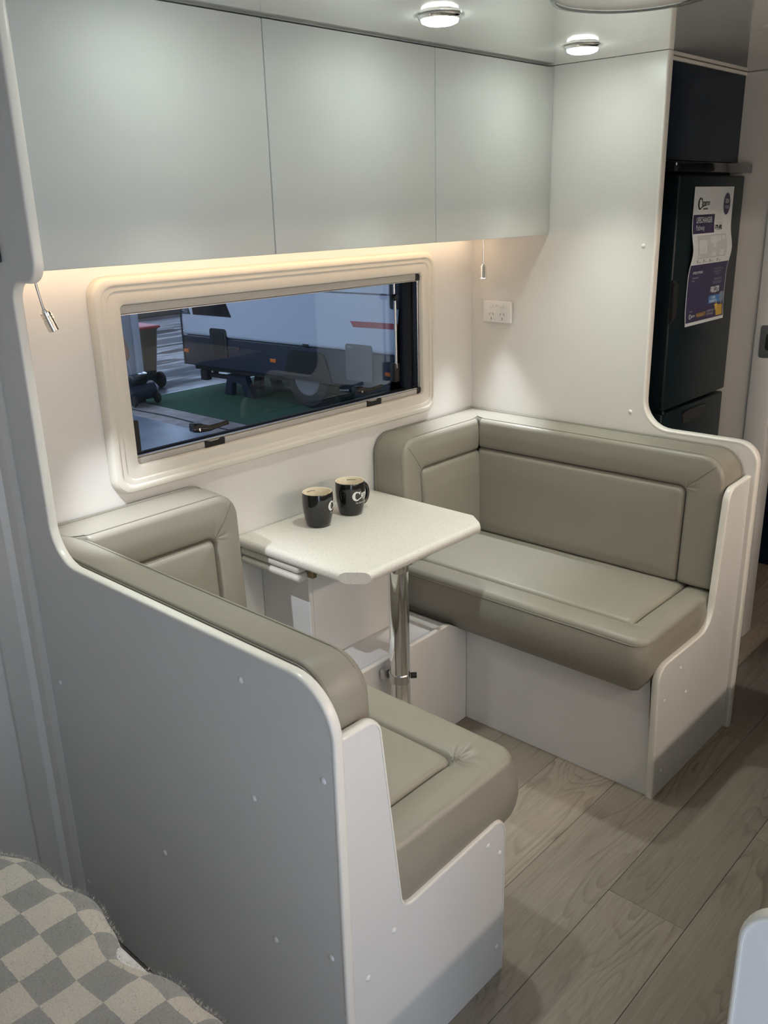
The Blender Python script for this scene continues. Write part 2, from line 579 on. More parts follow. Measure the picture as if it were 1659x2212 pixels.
# ------------------------------------------------------------------ bench bases
ZS = 0.335


def bench(name, label, xf, xb, sg, end_cont, y_end, caps, y_front0):
    """sg: direction from back to front (+1 near bench, -1 far bench)"""
    t = thing(name, label, 'bench', ((xf + xb) / 2, -0.6, 0))
    # front panel with raised corner at the end panel
    fp = fillet([(y_front0, 0), (y_end + 0.018, 0), (y_end + 0.018, 0.372, 0.012), (y_end + 0.036, 0.365, 0.02), (y_end + 0.06, ZS, 0.03), (y_front0, ZS)], 6)
    x1, x0 = xf, xf - sg * 0.016
    MB().prism(fp, min(x0, x1), max(x0, x1), MP_YZ).build('front_panel', M_PANEL, t, 25)
    top = [p for p in fp if p[1] > 0.2]
    edge_trim(top, min(x0, x1) - 0.001, max(x0, x1) + 0.001, 0.004, MP_YZ, area2(fp) > 0).build('front_trim', M_TRIM, t, 50)
    MB().box((min(xb, xf) + 0.02, y_end + 0.03, 0.30), (max(xb, xf) - 0.02, -0.002, 0.316)).build('seat_board', M_PANEL, t)
    ep = fillet(end_cont, 8)
    e = MB().prism(ep, y_end, y_end + 0.018, MP_XZ).build('end_panel', M_PANEL, t, 25)
    edge_trim(ep[:-1], y_end - 0.0012, y_end + 0.0192, 0.0045, MP_XZ, area2(ep) > 0).build('edge_trim', M_TRIM, e, 50)
    for x, z in caps:
        put('screw_cap', CAP_NY, (x, y_end, z), e)
    return t


# open path: from the foot of the front edge over the arm to the partition
near_end = [(-1.233, 0.0), (-1.233, 0.398, 0.035), (-1.551, 0.381, 0.034), (-1.598, 0.803, 0.030), (-1.6865, 0.803), (-1.6865, 0.0)]
bench('dinette_bench', 'white bench base under the seat beside the bedroom partition', -1.232, -1.687, 1, near_end, -1.020,
      [(-1.291, 0.359), (-1.250, 0.316), (-1.576, 0.355), (-1.645, 0.300), (-1.253, 0.075)], -0.35)
far_end = [(-0.482, 0.0), (-0.505, 0.412, 0.045), (-0.180, 0.412, 0.075), (-0.142, 0.816, 0.040), (-0.0005, 0.822), (-0.0005, 0.0)]
bench('dinette_bench', 'white bench base under the seat beside the power outlet partition', -0.478, 0.0, -1, far_end, -1.000,
      [(-0.37, 0.363), (-0.319, 0.265), (-0.457, 0.300), (-0.44, 0.07)], -0.347)

# step box along the wall between the benches
sb = thing('wheel_arch_box', 'low white boxed step along the wall beneath the table', 'box', (-0.85, -0.17, 0))
fp = fillet([(-1.165, 0), (-0.4795, 0), (-0.4795, 0.334, 0.008), (-0.522, 0.336, 0.02), (-0.568, 0.3625, 0.03), (-1.165, 0.3625)], 6)
MB().prism(fp, -0.347, -0.331, MP_XZ).build('front_panel', M_PANEL, sb, 25)
edge_trim([p for p in fp if p[1] > 0.2], -0.348, -0.330, 0.004, MP_XZ, area2(fp) > 0).build('edge_trim', M_TRIM, sb, 50)
MB().box((-1.165, -0.331, 0.34), (-0.560, -0.001, 0.357)).build('top_board', M_PANEL, sb)
MB().box((-0.5595, -0.331, 0.318), (-0.4795, -0.001, 0.333)).build('end_board', M_PANEL, sb)
tb = thing('table_pedestal', 'white boxed pedestal on the step supporting the table', 'pedestal', (-0.82, -0.1, 0.357))
MB().box((-1.000, -0.20, 0.3573), (-0.985, -0.001, 0.632), 0.002, 1).build('side_panel', M_PANEL, tb)
MB().box((-0.985, -0.20, 0.3573), (-0.645, -0.185, 0.632), 0.001, 1).build('front_panel', M_PANEL, tb)
MB().box((-0.645, -0.20, 0.3573), (-0.630, -0.001, 0.632), 0.002, 1).build('side_panel', M_PANEL, tb)
MB().box((-1.0, -0.20, 0.632), (-0.63, -0.001, 0.638)).build('top_board', M_PANEL, tb)

# ------------------------------------------------------------------ cushions
def refine(a, b, step, crit):
    s = set()
    n = max(2, int(round((b - a) / step)))
    for i in range(n + 1): s.add(round(a + (b - a) * i / n, 5))
    for c in crit:
        for d in (0, 0.0015, 0.003, 0.005, 0.0075, 0.0105, 0.014, 0.019, 0.025, 0.033):
            for q in (c - d, c + d):
                if a < q < b: s.add(round(q, 5))
    out = sorted(s)
    res = [out[0]]
    for x in out[1:]:
        if x - res[-1] > 0.0009: res.append(x)
    return res


def roll(d, R):
    if d >= R: return 0.0
    d = max(d, 0.0)
    return R - math.sqrt(max(R * R - (R - d) ** 2, 0.0))


def cushion(name, label, cat, O, U, V, N, L, H, T, rc, ub, vt, mitre=0.0, Tslope=0.0, edge_R=0.014, puff=0.007, side=(0.0, 0.004, 0.004, 0.0), group=None, u_in=0.0, dimple=0.0, end_pipe=True, seam=True):
    """padded slab: front face over (u, v), n = thickness; inner panel anchored at the (0, 0) corner,
    a welted border along u = L and v = H, round outer corner."""
    O, U, V, N = Vector(O), Vector(U), Vector(V), Vector(N)
    u0 = mitre if mitre else 0.0
    us = refine(u0, L, 0.014, [u0, ub, L])
    vs = refine(0.0, H, 0.014, [0.0, vt, H])
    Tv = lambda v: T + Tslope * (H - v)
    rin = 0.022      # rounding of the inner panel corner

    def umax(v):
        if v <= H - rc: return L
        q = v - (H - rc)
        return L - rc + math.sqrt(max(rc * rc - q * q, 0.0))

    def sd_out(u, v):      # distance to the outer border (far end / top / mitre start)
        if u > L - rc and v > H - rc:
            d = rc - math.hypot(u - (L - rc), v - (H - rc))
        else:
            d = min(L - u, H - v)
        return d

    def sd_in(u, v):       # signed distance to the inner panel edge (+ inside)
        a, b = ub - u, vt - v
        if a < rin and b < rin:
            return rin - math.hypot(rin - a, rin - b)
        return min(a, b)

    def height(u, v):
        h = Tv(v)
        d = sd_in(u, v)
        ad = abs(d)
        h -= roll(ad, 0.017) * 0.75 + 0.004 * math.exp(-(ad / 0.004) ** 2)
        if d > 0:
            h += puff * min(1.0, d / 0.07) ** 0.7 * min(1.0, v / 0.05 + 0.3)
        else:
            w = min(ad, sd_out(u, v)) / 0.045
            h += puff * 0.6 * min(1.0, max(w, 0))
        h -= roll(sd_out(u, v), edge_R)
        if mitre: h -= roll(u - u0, 0.012)
        else: h -= roll(u - u0, edge_R)
        h -= roll(v, 0.012) * (0.8)
        # fine ease wrinkles at the mitred border corner
        if dimple:
            dd = math.hypot(u - ub - 0.012, v - vt - 0.012)
            h -= dimple * math.exp(-(dd / 0.03) ** 2) * (0.6 + 0.4 * math.sin(math.atan2(v - vt, u - ub) * 9))
        h += 0.0012 * noise.noise(Vector((u * 7, v * 7, L * 3)))
        return h

    def warp(u, v):
        if u > L - rc and v > H - rc:
            k = max((umax(v) - (L - rc)) / rc, 0.03)
            return L - rc + (u - (L - rc)) * k
        return u

    verts, faces = [], []
    nu, nv = len(us), len(vs)
    grid = {}
    for j, v in enumerate(vs):
        for i, u in enumerate(us):
            uu = warp(u, v)
            grid[i, j] = len(verts)
            verts.append((uu, v, height(uu, v)))
    for j in range(nv - 1):
        for i in range(nu - 1):
            faces.append((grid[i, j], grid[i + 1, j], grid[i + 1, j + 1], grid[i, j + 1]))
    loop = [grid[i, 0] for i in range(nu)] + [grid[nu - 1, j] for j in range(1, nv)] + [grid[i, nv - 1] for i in range(nu - 2, -1, -1)] + [grid[0, j] for j in range(nv - 2, 0, -1)]
    # outward normals of the loop in the (u, v) plane
    def outn(idx):
        u, v, _ = verts[idx]
        if u > L - rc - 1e-6 and v > H - rc - 1e-6:
            q = Vector((u - (L - rc), v - (H - rc)))
            return q.normalized() if q.length > 1e-6 else Vector((0, 1))
        x = y = 0
        if L - u < 1e-4: x = 1
        if H - v < 1e-4: y = 1
        if v < 1e-4: y = -1
        return Vector((x, y)) if (x or y) else Vector((0, 0))
    prev = loop
    steps = [0.08, 0.2, 0.35, 0.5, 0.65, 0.8, 0.92, 1.0]
    for t in steps:
        x = t * (len(side) - 1)
        k = min(int(x), len(side) - 2)
        off = side[k] + (side[k + 1] - side[k]) * (x - k)
        ring = []
        for idx in loop:
            u, v, h = verts[idx]
            n2 = outn(idx)
            uu, vv = u + n2.x * off, v + n2.y * off
            hh = h * (1 - t)
            if mitre:
                uu -= u0 * (1 - hh / Tv(v)) * max(0.0, 1 - (u - u0) / 0.25)
                uu = max(uu, 0.0)
            ring.append(len(verts))
            verts.append((uu, vv, hh))
        m = len(loop)
        for i in range(m):
            j = (i + 1) % m
            faces.append((prev[i], prev[j], ring[j], ring[i]))
        prev = ring
    faces.append(tuple(reversed(prev)))
    W = lambda p: tuple(O + U * p[0] + V * p[1] + N * p[2])
    b = MB().add([W(p) for p in verts], faces)
    t = thing(name, label, cat, tuple(O + U * (L / 2) + V * (H / 2)), group)
    b.build('padding', M_VINYL, t, 75)
    # welts along the front and back border
    uM = [u for u in us if u <= L - rc]
    arc = [(L - rc + rc * math.sin(a), H - rc + rc * math.cos(a)) for a in [PI / 2 * i / 8 for i in range(9)]]
    border = [(u, H) for u in uM[::3]] + arc + [(L, v) for v in reversed([v for v in vs if v < H - rc][::3])]
    eR = edge_R * 0.55
    MB().tube([W((p[0] + eR * -0.2, p[1], height(*p) + eR * 0.15)) for p in border], 0.0018, 6).build('front_piping', M_VINYL_D, t, 80)
    if end_pipe:
        bb = [(max(p[0] - (u0 * max(0.0, 1 - (p[0] - u0) / 0.25) if mitre else 0), 0.0), p[1]) for p in border]
        MB().tube([W((p[0], p[1] + 0.001, 0.006)) for p in bb], 0.0042, 8).build('back_piping', M_VINYL_D, t, 80)
    # stitched mitre of the border
    n = 14 if seam else 0
    q0, q1 = Vector((ub + 0.001, vt + 0.001)), Vector((L - rc * 0.29, H - rc * 0.29))
    if seam: MB().tube([W((*(q0 + (q1 - q0) * (i / n)), height(*(q0 + (q1 - q0) * (i / n))) + 0.0002)) for i in range(n + 1)], 0.0006, 5).build('mitre_seam', M_THREAD, t)
    # seam line around the inner panel
    a = [(ub, v) for v in vs if v < vt - rin][::2] + [(ub - rin + rin * math.cos(x), vt - rin + rin * math.sin(x)) for x in [PI / 2 * i / 6 for i in range(7)]] + [(u, vt) for u in reversed([u for u in us if u < ub - rin][::3])]
    MB().tube([W((*p, height(*p) + 0.0004)) for p in a], 0.0018, 6).build('panel_seam', M_THREAD, t)
    return t


G = None
# far booth
cushion('seat_cushion', 'taupe vinyl seat cushion beneath the power outlet partition', 'cushion', (-0.012, -0.012, 0.337), (0, -1, 0), (-1, 0, 0), (0, 0, 1),
        0.966, 0.540, 0.163, 0.050, 0.880, 0.448, edge_R=0.018, puff=0.008, side=(0.0, 0.010, 0.008, -0.004, -0.030), dimple=0.004, end_pipe=False, seam=False)
cushion('backrest_cushion', 'long taupe vinyl backrest cushion against the power outlet partition', 'cushion', (-0.004, -0.004, 0.509), (0, -1, 0), (0, 0, 1), (-1, 0, 0),
        0.972, 0.389, 0.124, 0.072, 0.862, 0.289, mitre=0.124, Tslope=0.05, dimple=0.003)
cushion('backrest_cushion', 'short taupe vinyl side cushion between window and power outlet partition', 'cushion', (-0.004, -0.004, 0.509), (-1, 0, 0), (0, 0, 1), (0, -1, 0),
        0.513, 0.389, 0.124, 0.060, 0.430, 0.283, mitre=0.124, Tslope=0.05, dimple=0.002)
# near booth
XI = -1.684
cushion('seat_cushion', 'taupe vinyl seat cushion beside the bedroom partition', 'cushion', (XI + 0.01, -0.012, 0.337), (0, -1, 0), (1, 0, 0), (0, 0, 1),
        0.990, 0.528, 0.163, 0.055, 0.895, 0.415, edge_R=0.020, puff=0.008, side=(0.0, 0.012, 0.014, 0.008, -0.014), dimple=0.010, end_pipe=False, seam=False)
cushion('backrest_cushion', 'long taupe vinyl backrest cushion against the bedroom partition', 'cushion', (XI + 0.002, -0.004, 0.509), (0, -1, 0), (0, 0, 1), (1, 0, 0),
        0.988, 0.393, 0.096, 0.070, 0.878, 0.292, mitre=0.128, Tslope=0.05, edge_R=0.018, dimple=0.003)
cushion('backrest_cushion', 'short taupe vinyl side cushion under the window beside the bedroom partition', 'cushion', (XI + 0.002, -0.004, 0.509), (1, 0, 0), (0, 0, 1), (0, -1, 0),
        0.515, 0.393, 0.128, 0.060, 0.434, 0.290, mitre=0.096, Tslope=0.04, dimple=0.002)

# ------------------------------------------------------------------ table
tt = thing('dinette_table', 'speckled cream fold-out table on a chrome pole', 'table', (-0.857, -0.402, 0.0))
bmx = bmesh.new()
poly = [(-1.085, -0.002), (-1.085, -0.405), (-1.035, -0.472), (-0.580, -0.472), (-0.5225, -0.395), (-0.5225, -0.002)]
z0, z1 = 0.694, 0.725
vb = [bmx.verts.new((x, y, z0)) for x, y in poly]
vt_ = [bmx.verts.new((x, y, z1)) for x, y in poly]
bmx.faces.new(vb); bmx.faces.new(list(reversed(vt_)))
for i in range(6):
    j = (i + 1) % 6
    bmx.faces.new((vb[i], vt_[i], vt_[j], vb[j]))
bmx.normal_update()
sel = []
for e in bmx.edges:
    a, b = e.verts
    if abs(a.co.z - b.co.z) > 1e-5: continue
    d = (b.co - a.co)
    if abs(d.x) < 1e-4 and d.length > 0.2 or abs(d.y) < 1e-4 and a.co.y < -0.4: sel.append(e)
bmesh.ops.bevel(bmx, geom=sel, offset=0.0148, segments=5, profile=0.5, affect='EDGES')
top = MB().bm(bmx).build('table_top', M_STONE, tt, 40)
for z_ in (0.6700, 0.6450):
    MB().box((-1.076, -0.245, z_), (-0.575, -0.004, z_ + 0.0232), 0.0108, 4).build('folded_leaf', M_STONE, tt, 40)
MB().box((-1.045, -0.268, 0.655), (-1.028, -0.2455, 0.6925), 0.002, 1).build('leaf_bracket', mat('bracket_brass', (0.28, 0.22, 0.13), 0.4, metal=0.8), tt)
MB().lathe([(0.055, 0.6935), (0.055, 0.687), (0.034, 0.680), (0.030, 0.66), (0.0285, 0.655)], 32, (-0.857, -0.402, 0)).build('top_flange', M_CHROME, tt, 40)
pole = MB().lathe([(0.0285, 0.0005), (0.0285, 0.655)], 40, (-0.857, -0.402, 0)).build('pole', M_CHROME, tt, 60)
MB().lathe([(0.0001, 0.008), (0.052, 0.007), (0.056, 0.0005)], 32, (-0.857, -0.402, 0)).build('floor_flange', M_CHROME, tt, 40)
cl = MB()
n = 18
rings = []
for zz, rr in ((0.322, 0.0288), (0.322, 0.0325), (0.346, 0.0325), (0.346, 0.0288)):
    rings.append([(-0.857 + rr * math.cos(a), -0.402 + rr * math.sin(a), zz) for a in [PI * 0.38 + (PI * 1.1) * i / n for i in range(n + 1)]])
cl.loft(rings, closed_ring=False, closed_path=True)
clamp = thing('pole_clip', 'grey clip on the step edge holding the chrome table pole', 'clip', (-0.857, -0.36, 0.33))
cl.build('clip_band', M_ALU, clamp, 40)
MB().box((-0.887, -0.3695, 0.318), (-0.862, -0.3515, 0.350), 0.003, 2).build('clip_base', M_ALU, clamp, 40)
MB().cyl((-0.836, -0.4225, 0.334), (-0.824, -0.4345, 0.334), 0.0085, 14).build('clip_knob', M_BLACK, clamp, 40)

# ------------------------------------------------------------------ text helper
def text_mesh(s, size, align='LEFT', shear=0.0, bold=0.0, spacing=1.0):
    cu = bpy.data.curves.new('txt', 'FONT')
    cu.body = s
    cu.size = size
    cu.align_x = align
    cu.shear = shear
    cu.offset = bold
    cu.space_character = spacing
    cu.resolution_u = 3
    o = bpy.data.objects.new('txt', cu)
    C.objects.link(o)
    dg = bpy.context.evaluated_depsgraph_get()
    me = bpy.data.meshes.new_from_object(o.evaluated_get(dg))
    bpy.data.objects.remove(o)
    b = MB().add([v.co[:] for v in me.vertices], [tuple(p.vertices) for p in me.polygons])
    bpy.data.meshes.remove(me)
    bpy.data.curves.remove(cu)
    return b


def swoosh_c(s):
    """big letter C with a tail that sweeps under the name; unit height ~ s"""
    outer, inner = [], []
    b = MB()
    n = 22
    for i in range(n + 1):
        a = math.radians(48 + (312 - 48) * i / n)
        k = i / n
        wd_ = 0.10 + 0.10 * math.sin(PI * k)
        outer.append((0.45 + 0.48 * math.cos(a), 0.5 + 0.5 * math.sin(a)))
        inner.append((0.47 + (0.48 - wd_ * 1.5) * math.cos(a), 0.5 + (0.5 - wd_) * math.sin(a)))
    m = 8
    for i in range(1, m + 1):
        k = i / m
        x = 0.77 + 1.25 * k
        yb = 0.128 + 0.27 * math.sin(k * PI * 0.5) * (1 - 0.35 * k)
        outer.append((x, yb))
        inner.append((x * 1.0 + 0.0, yb + 0.15 * (1 - k) + 0.004))
    vs = [(x * s, y * s, 0) for x, y in outer] + [(x * s, y * s, 0) for x, y in inner]
    N_ = len(outer)
    b.add(vs, [(i, i + 1, i + 1 + N_, i + N_) for i in range(N_ - 1)])
    # serif at the upper terminal
    b.add([(0.70 * s, 0.80 * s, 0), (0.88 * s, 0.99 * s, 0), (0.93 * s, 0.97 * s, 0), (0.86 * s, 0.66 * s, 0), (0.80 * s, 0.64 * s, 0)], [(0, 1, 2, 3, 4)])
    return b


def merge(*items):
    """items: (MB, dx, dy, sx, sy)"""
    b = MB()
    for m, dx, dy, sx, sy in items:
        b.add([(v[0] * sx + dx, v[1] * sy + dy, 0) for v in m.v], m.f)
    return b


def densify(b, cut):
    m = bmesh.new()
    vs = [m.verts.new(v) for v in b.v]
    for f in b.f:
        try: m.faces.new([vs[i] for i in f])
        except ValueError: pass
    bmesh.ops.triangulate(m, faces=m.faces)
    for _ in range(3):
        es = [e for e in m.edges if e.calc_length() > cut]
        if not es: break
        bmesh.ops.subdivide_edges(m, edges=es, cuts=1)
        bmesh.ops.triangulate(m, faces=m.faces)
    return MB().bm(m)


# ------------------------------------------------------------------ mugs
def mug(label, x, y, logo_deg, handle_deg):
    t = thing('coffee_mug', label, 'mug', (x, y, 0.7255))
    o = (x, y, 0.7255)
    h = 0.099
    outer = [(0.0001, 0.0), (0.031, 0.0), (0.0335, 0.0015), (0.0365, 0.010), (0.0405, 0.028), (0.0430, 0.048), (0.0440, 0.066), (0.0438, 0.084), (0.0432, h - 0.002), (0.0424, h)]
    inner = [(0.0424, h), (0.0408, h - 0.0006), (0.0402, h - 0.004), (0.0400, 0.06), (0.0375, 0.03), (0.032, 0.009), (0.02, 0.006), (0.0001, 0.0058)]
    MB().lathe(outer, 40, o).build('body', M_MUG, t, 50)
    MB().lathe(inner, 40, o).build('lining', M_MUGIN, t, 50)
    a = math.radians(handle_deg)
    pts = []
    for i in range(15):
        k = i / 14
        ang = PI * (0.5 - k)
        rr = 0.0405 + 0.027 * math.cos(ang) ** 0.8 if math.cos(ang) > 1e-6 else 0.0405
        pts.append((x + rr * math.cos(a), y + rr * math.sin(a), o[2] + 0.050 + 0.031 * math.sin(ang)))
    MB().tube(pts, 0.0062, 10).build('handle', M_MUG, t, 70)
    # wrapped logo
    s = 0.0285
    g = merge((swoosh_c(s), 0, 0.0, 1, 1),
              (text_mesh('ameron', 0.0215, shear=0.18, bold=0.0005), 0.0275, 0.0118, 0.78, 1),
              (text_mesh('CARAVANS', 0.0070, shear=0.15, bold=0.0002), 0.036, 0.0010, 0.95, 1),
              (text_mesh('The Better way to go', 0.0068, shear=0.12), 0.009, -0.0090, 0.95, 1))
    g = densify(g, 0.006)
    la = math.radians(logo_deg)

    def rad(z):
        for (r0, h0), (r1, h1) in zip(outer[1:], outer[2:]):
            if h0 <= z <= h1 and h1 > h0:
                return r0 + (r1 - r0) * (z - h0) / (h1 - h0)
        return 0.044
    vs = []
    for u, v, _ in g.v:
        z = 0.0475 + v
        r = rad(z) + 0.00035
        aa = la + u / 0.0438
        vs.append((x + r * math.cos(aa), y + r * math.sin(aa), o[2] + z))
    g.v = vs
    g.build('logo_print', M_PRINTW, t)
    # thin line of print inside the rim
    r = 0.0398
    aa = [math.radians(logo_deg - 190 - 24 + 3 * i) for i in range(14)]
    MB().tube([(x + r * math.cos(q), y + r * math.sin(q), o[2] + h - 0.009) for q in aa], 0.0006, 5).build('rim_print', M_BLACKINK, t)
    return t


# camera bearing as seen from the mugs is about 227 deg; larger angle = further right in the picture
mug('black mug with hidden handle and logo turned aside', -0.869, -0.112, 227 + 43, 20)
mug('black mug with visible handle and full white logo', -0.737, -0.112, 227 + 6, -5)

# ------------------------------------------------------------------ overhead cabinet
YCF = -0.298
oc = thing('overhead_cabinet', 'pale grey overhead cabinet with three flat doors above the window', 'cabinet', (-0.85, -0.15, 1.486))
body = MB()
body.box((-1.6865, -0.276, 1.488), (-0.001, -0.001, 1.502)); body.box((-1.6865, -0.276, ZC - 0.02), (-0.001, -0.001, ZC - 0.002))
body.box((-1.6865, -0.012, 1.502), (-0.001, -0.001, ZC - 0.02))
for x in (-1.6865, -1.136, -0.566, -0.017):
    body.box((x, -0.276, 1.502), (x + 0.016, -0.012, ZC - 0.02))
body.build('carcass', M_PANEL, oc)
for a, b in ((-1.6855, -1.1295), (-1.1265, -0.5600), (-0.5570, -0.0025)):
    MB().box((a, YCF, 1.486), (b, YCF + 0.018, 1.9585), 0.0015, 2).build('door', M_DOOR, oc, 40)
st = thing('led_strip', 'warm white light strip under the overhead cabinet', 'light', (-0.85, -0.05, 1.486))
MB().box((-1.66, -0.062, 1.4845), (-0.03, -0.046, 1.488)).build('channel', M_ALU, st)
MB().box((-1.655, -0.060, 1.4785), (-0.035, -0.048, 1.4845), 0.002, 2).build('diffuser', M_STRIP, st)

# ------------------------------------------------------------------ window
win = thing('window_1', 'long window with cream moulded surround and tinted pane', 'window', (-0.83, 0.0, 1.19))
tag(win, kind='structure')
OX0, OX1, OZ0, OZ1 = -1.440, -0.222, 0.930, 1.447
# profile of the surround: (inset, y)
prof = [(0.0, -0.0005), (0.0015, -0.010), (0.004, -0.016), (0.0085, -0.0205), (0.014, -0.022), (0.0215, -0.022), (0.0235, -0.0212), (0.0245, -0.0190), (0.0262, -0.0180), (0.0365, -0.0178), (0.0385, -0.0172), (0.0395, -0.0150), (0.0412, -0.0140), (0.0700, -0.0140), (0.0745, -0.0122), (0.0768, -0.008), (0.0775, 0.0), (0.0775, 0.030)]
rings = []
for ins, y in prof:
    r = max(0.045 - ins * 0.45, 0.012)
    x0, x1 = OX0 + ins, OX1 - ins * 0.75
    zz0, zz1 = OZ0 + ins * 0.86, OZ1 - ins * 0.87
    rings.append([(p[0], y, p[1]) for p in rrect(x0, x1, zz0, zz1, r, 8)])
MB().loft(rings).build('surround', M_CREAM, win, 24)
IX0, IX1, IZ0, IZ1 = -1.3635, -0.2790, 0.9958, 1.3803
# black frame of the opening, seen in depth
for a, b in (((IX0 - 0.003, 0.0295, IZ0 - 0.003), (IX0 + 0.010, 0.075, IZ1 + 0.003)), ((IX1 - 0.012, 0.0295, IZ0 - 0.003), (IX1 + 0.003, 0.075, IZ1 + 0.003)),
             ((IX0 + 0.010, 0.0295, IZ1 - 0.010), (IX1 - 0.012, 0.075, IZ1 + 0.003)), ((IX0 + 0.010, 0.058, IZ0 - 0.003), (IX1 - 0.012, 0.075, IZ0 + 0.010))):
    MB().box(a, b).build('pane_frame', M_RUBBER, win)
# window pane
pane = MB().box((IX0 + 0.010, 0.062, IZ0 + 0.010), (IX1 - 0.012, 0.065, IZ1 - 0.010)).build('pane', M_GLASS, win)
tag(pane, 'dark tinted acrylic pane')
# blind rails
for za, zb in ((1.3595, 1.3795), (0.9965, 1.0125)):
    MB().box((IX0 + 0.0005, -0.004, za), (IX1 - 0.0215, 0.016, zb), 0.003, 2).build('blind_rail', M_RAIL, win, 30)
for za, zb in ((1.3560, 1.3590), (1.0130, 1.0165)):
    MB().box((IX0 + 0.001, -0.002, za), (IX1 - 0.003, 0.010, zb), 0.001, 1).build('rail_lip', M_ALU, win)
for z_ in (1.3695, 1.0045):
    MB().box((IX1 - 0.021, -0.003, z_ - 0.012), (IX1 - 0.001, 0.018, z_ + 0.012), 0.002, 2).build('rail_end', M_BLACK, win, 30)
# black side channel with steel edge
MB().box((IX1 - 0.006, 0.004, 1.017), (IX1 - 0.001, 0.030, 1.356)).build('side_channel', M_BLACK, win)
MB().tube([(IX1 - 0.007, 0.003, 1.017), (IX1 - 0.007, 0.003, 1.356)], 0.0014, 6).build('channel_wire', M_ALU, win)
# gas stay at the right
stay = MB().tube([(-0.352, 0.040, 1.303), (-0.352, 0.040, 1.085)], 0.0045, 10).build('stay_rod', M_ALU, win, 60)
MB().tube([(-0.352, 0.043, 1.36), (-0.352, 0.043, 1.310)], 0.0035, 10).build('stay_rod', M_ALU, win, 60)
MB().lathe([(0.0001, 0.030), (0.009, 0.031), (0.0105, 0.036), (0.0105, 0.048), (0.0001, 0.050)], 16, (-0.352, 0, 1.309), 'y').build('stay_joint', M_BLACK, win, 40)
MB().box((-0.362, 0.036, 1.040), (-0.338, 0.060, 1.100), 0.003, 2).build('stay_bracket', M_BLACK, win, 40)
# black stay bracket at the left
MB().prism(rrect(IX0 + 0.0005, IX0 + 0.0175, 1.026, 1.106, 0.006), -0.002, 0.022, MP_XZ).build('stay_bracket', M_BLACK, win, 40)
# catches
for xc, lever in ((-1.128, True), (-0.511, False)):
    k = MB().prism(fillet([(xc - 0.031, 0.994, 0.003), (xc + 0.031, 0.994, 0.003), (xc + 0.033, 1.016, 0.004), (xc + 0.012, 1.010, 0.01), (xc - 0.012, 1.010, 0.01), (xc - 0.031, 1.015, 0.004)], 4), -0.008, 0.020, MP_XZ).build('catch', M_BLACK, win, 40)
    pts = [(xc - 0.040, 0.030, 1.042), (xc - 0.022, 0.026, 1.0415), (xc + 0.01, 0.024, 1.037), (xc + 0.045, 0.022, 1.0405), (xc + 0.068, 0.022, 1.042)]
    hnd = MB().tube(pts, [0.008, 0.0115, 0.008, 0.0058, 0.0066], 12).build('catch_lever', M_BLACK, win, 60)
    MB().lathe([(0.0001, 0.000), (0.004, 0.001), (0.0045, 0.010)], 12, (xc - 0.026, 0.0155, 1.040), 'y').build('lever_screw', M_CHROME, hnd, 50)
    MB().box((xc - 0.030, 0.030, 1.030), (xc - 0.006, 0.0618, 1.052), 0.003, 2).build('lever_base', M_BLACK, win, 40)

# ------------------------------------------------------------------ reading lamps
def reading_lamp(label, pts, head_dir, group):
    t = thing('reading_lamp', label, 'lamp', pts[0], group)
    p0 = Vector(pts[0])
    MB().lathe([(0.0001, 1.4878), (0.011, 1.4878), (0.011, 1.480), (0.004, 1.4775), (0.0001, 1.477)], 20, (p0.x, p0.y, 0)).build('ceiling_rose', M_CHROME, t, 40)
    # smooth gooseneck
    P_ = [Vector(p) for p in pts]
    ctrl = [P_[0]] + P_ + [P_[-1]]
    path = []
    for i in range(1, len(ctrl) - 2):
        a, b, c_, d = ctrl[i - 1:i + 3]
        for j in range(14):
            u = j / 14
            path.append(0.5 * ((2 * b) + (c_ - a) * u + (2 * a - 5 * b + 4 * c_ - d) * u * u + (3 * b - a - 3 * c_ + d) * u ** 3))
    path.append(P_[-1])
    rr = [0.0026 + (0.0003 if i % 2 else 0) for i in range(len(path))]
    MB().tube(path, rr, 8).build('gooseneck', M_ALU, t, 80)
    d = Vector(head_dir).normalized()
    e = P_[-1]
    prof = [(0.0, 0.0001), (0.0, 0.004), (0.003, 0.0055), (0.006, 0.006), (0.006, 0.0105), (0.012, 0.0110), (0.0125, 0.0098), (0.0145, 0.0098), (0.015, 0.0112), (0.018, 0.0112), (0.0185, 0.0100), (0.0205, 0.0100), (0.021, 0.0114), (0.045, 0.0114), (0.046, 0.0106), (0.043, 0.0092)]
    up = d
    x = up.cross(Vector((0.3, 1, 0.2))).normalized()
    y = up.cross(x)
    rings = [[e + up * h + (x * math.cos(2 * PI * j / 24) + y * math.sin(2 * PI * j / 24)) * r for j in range(24)] for h, r in prof]
    MB().loft(rings).build('lamp_head', M_CHROME, t, 35)
    lens = [[e + up * h + (x * math.cos(2 * PI * j / 24) + y * math.sin(2 * PI * j / 24)) * r for j in range(24)] for h, r in ((0.043, 0.0094), (0.0445, 0.0080), (0.0452, 0.0001))]
    lo = MB().loft(lens).build('lamp_lens', M_LENS_S, t, 60)
    ld = bpy.data.lights.new('reading_spot', 'SPOT')
    ld.energy = 13.0
    ld.color = (0.86, 0.92, 1.0)
    ld.spot_size = math.radians(58)
    ld.spot_blend = 0.8
    ld.shadow_soft_size = 0.006
    l = bpy.data.objects.new('spot_light', ld)
    pos = e + up * 0.047
    l.location = pos
    l.rotation_euler = d.to_track_quat('-Z', 'Y').to_euler()
    link(l, t, Matrix.Translation(pos))


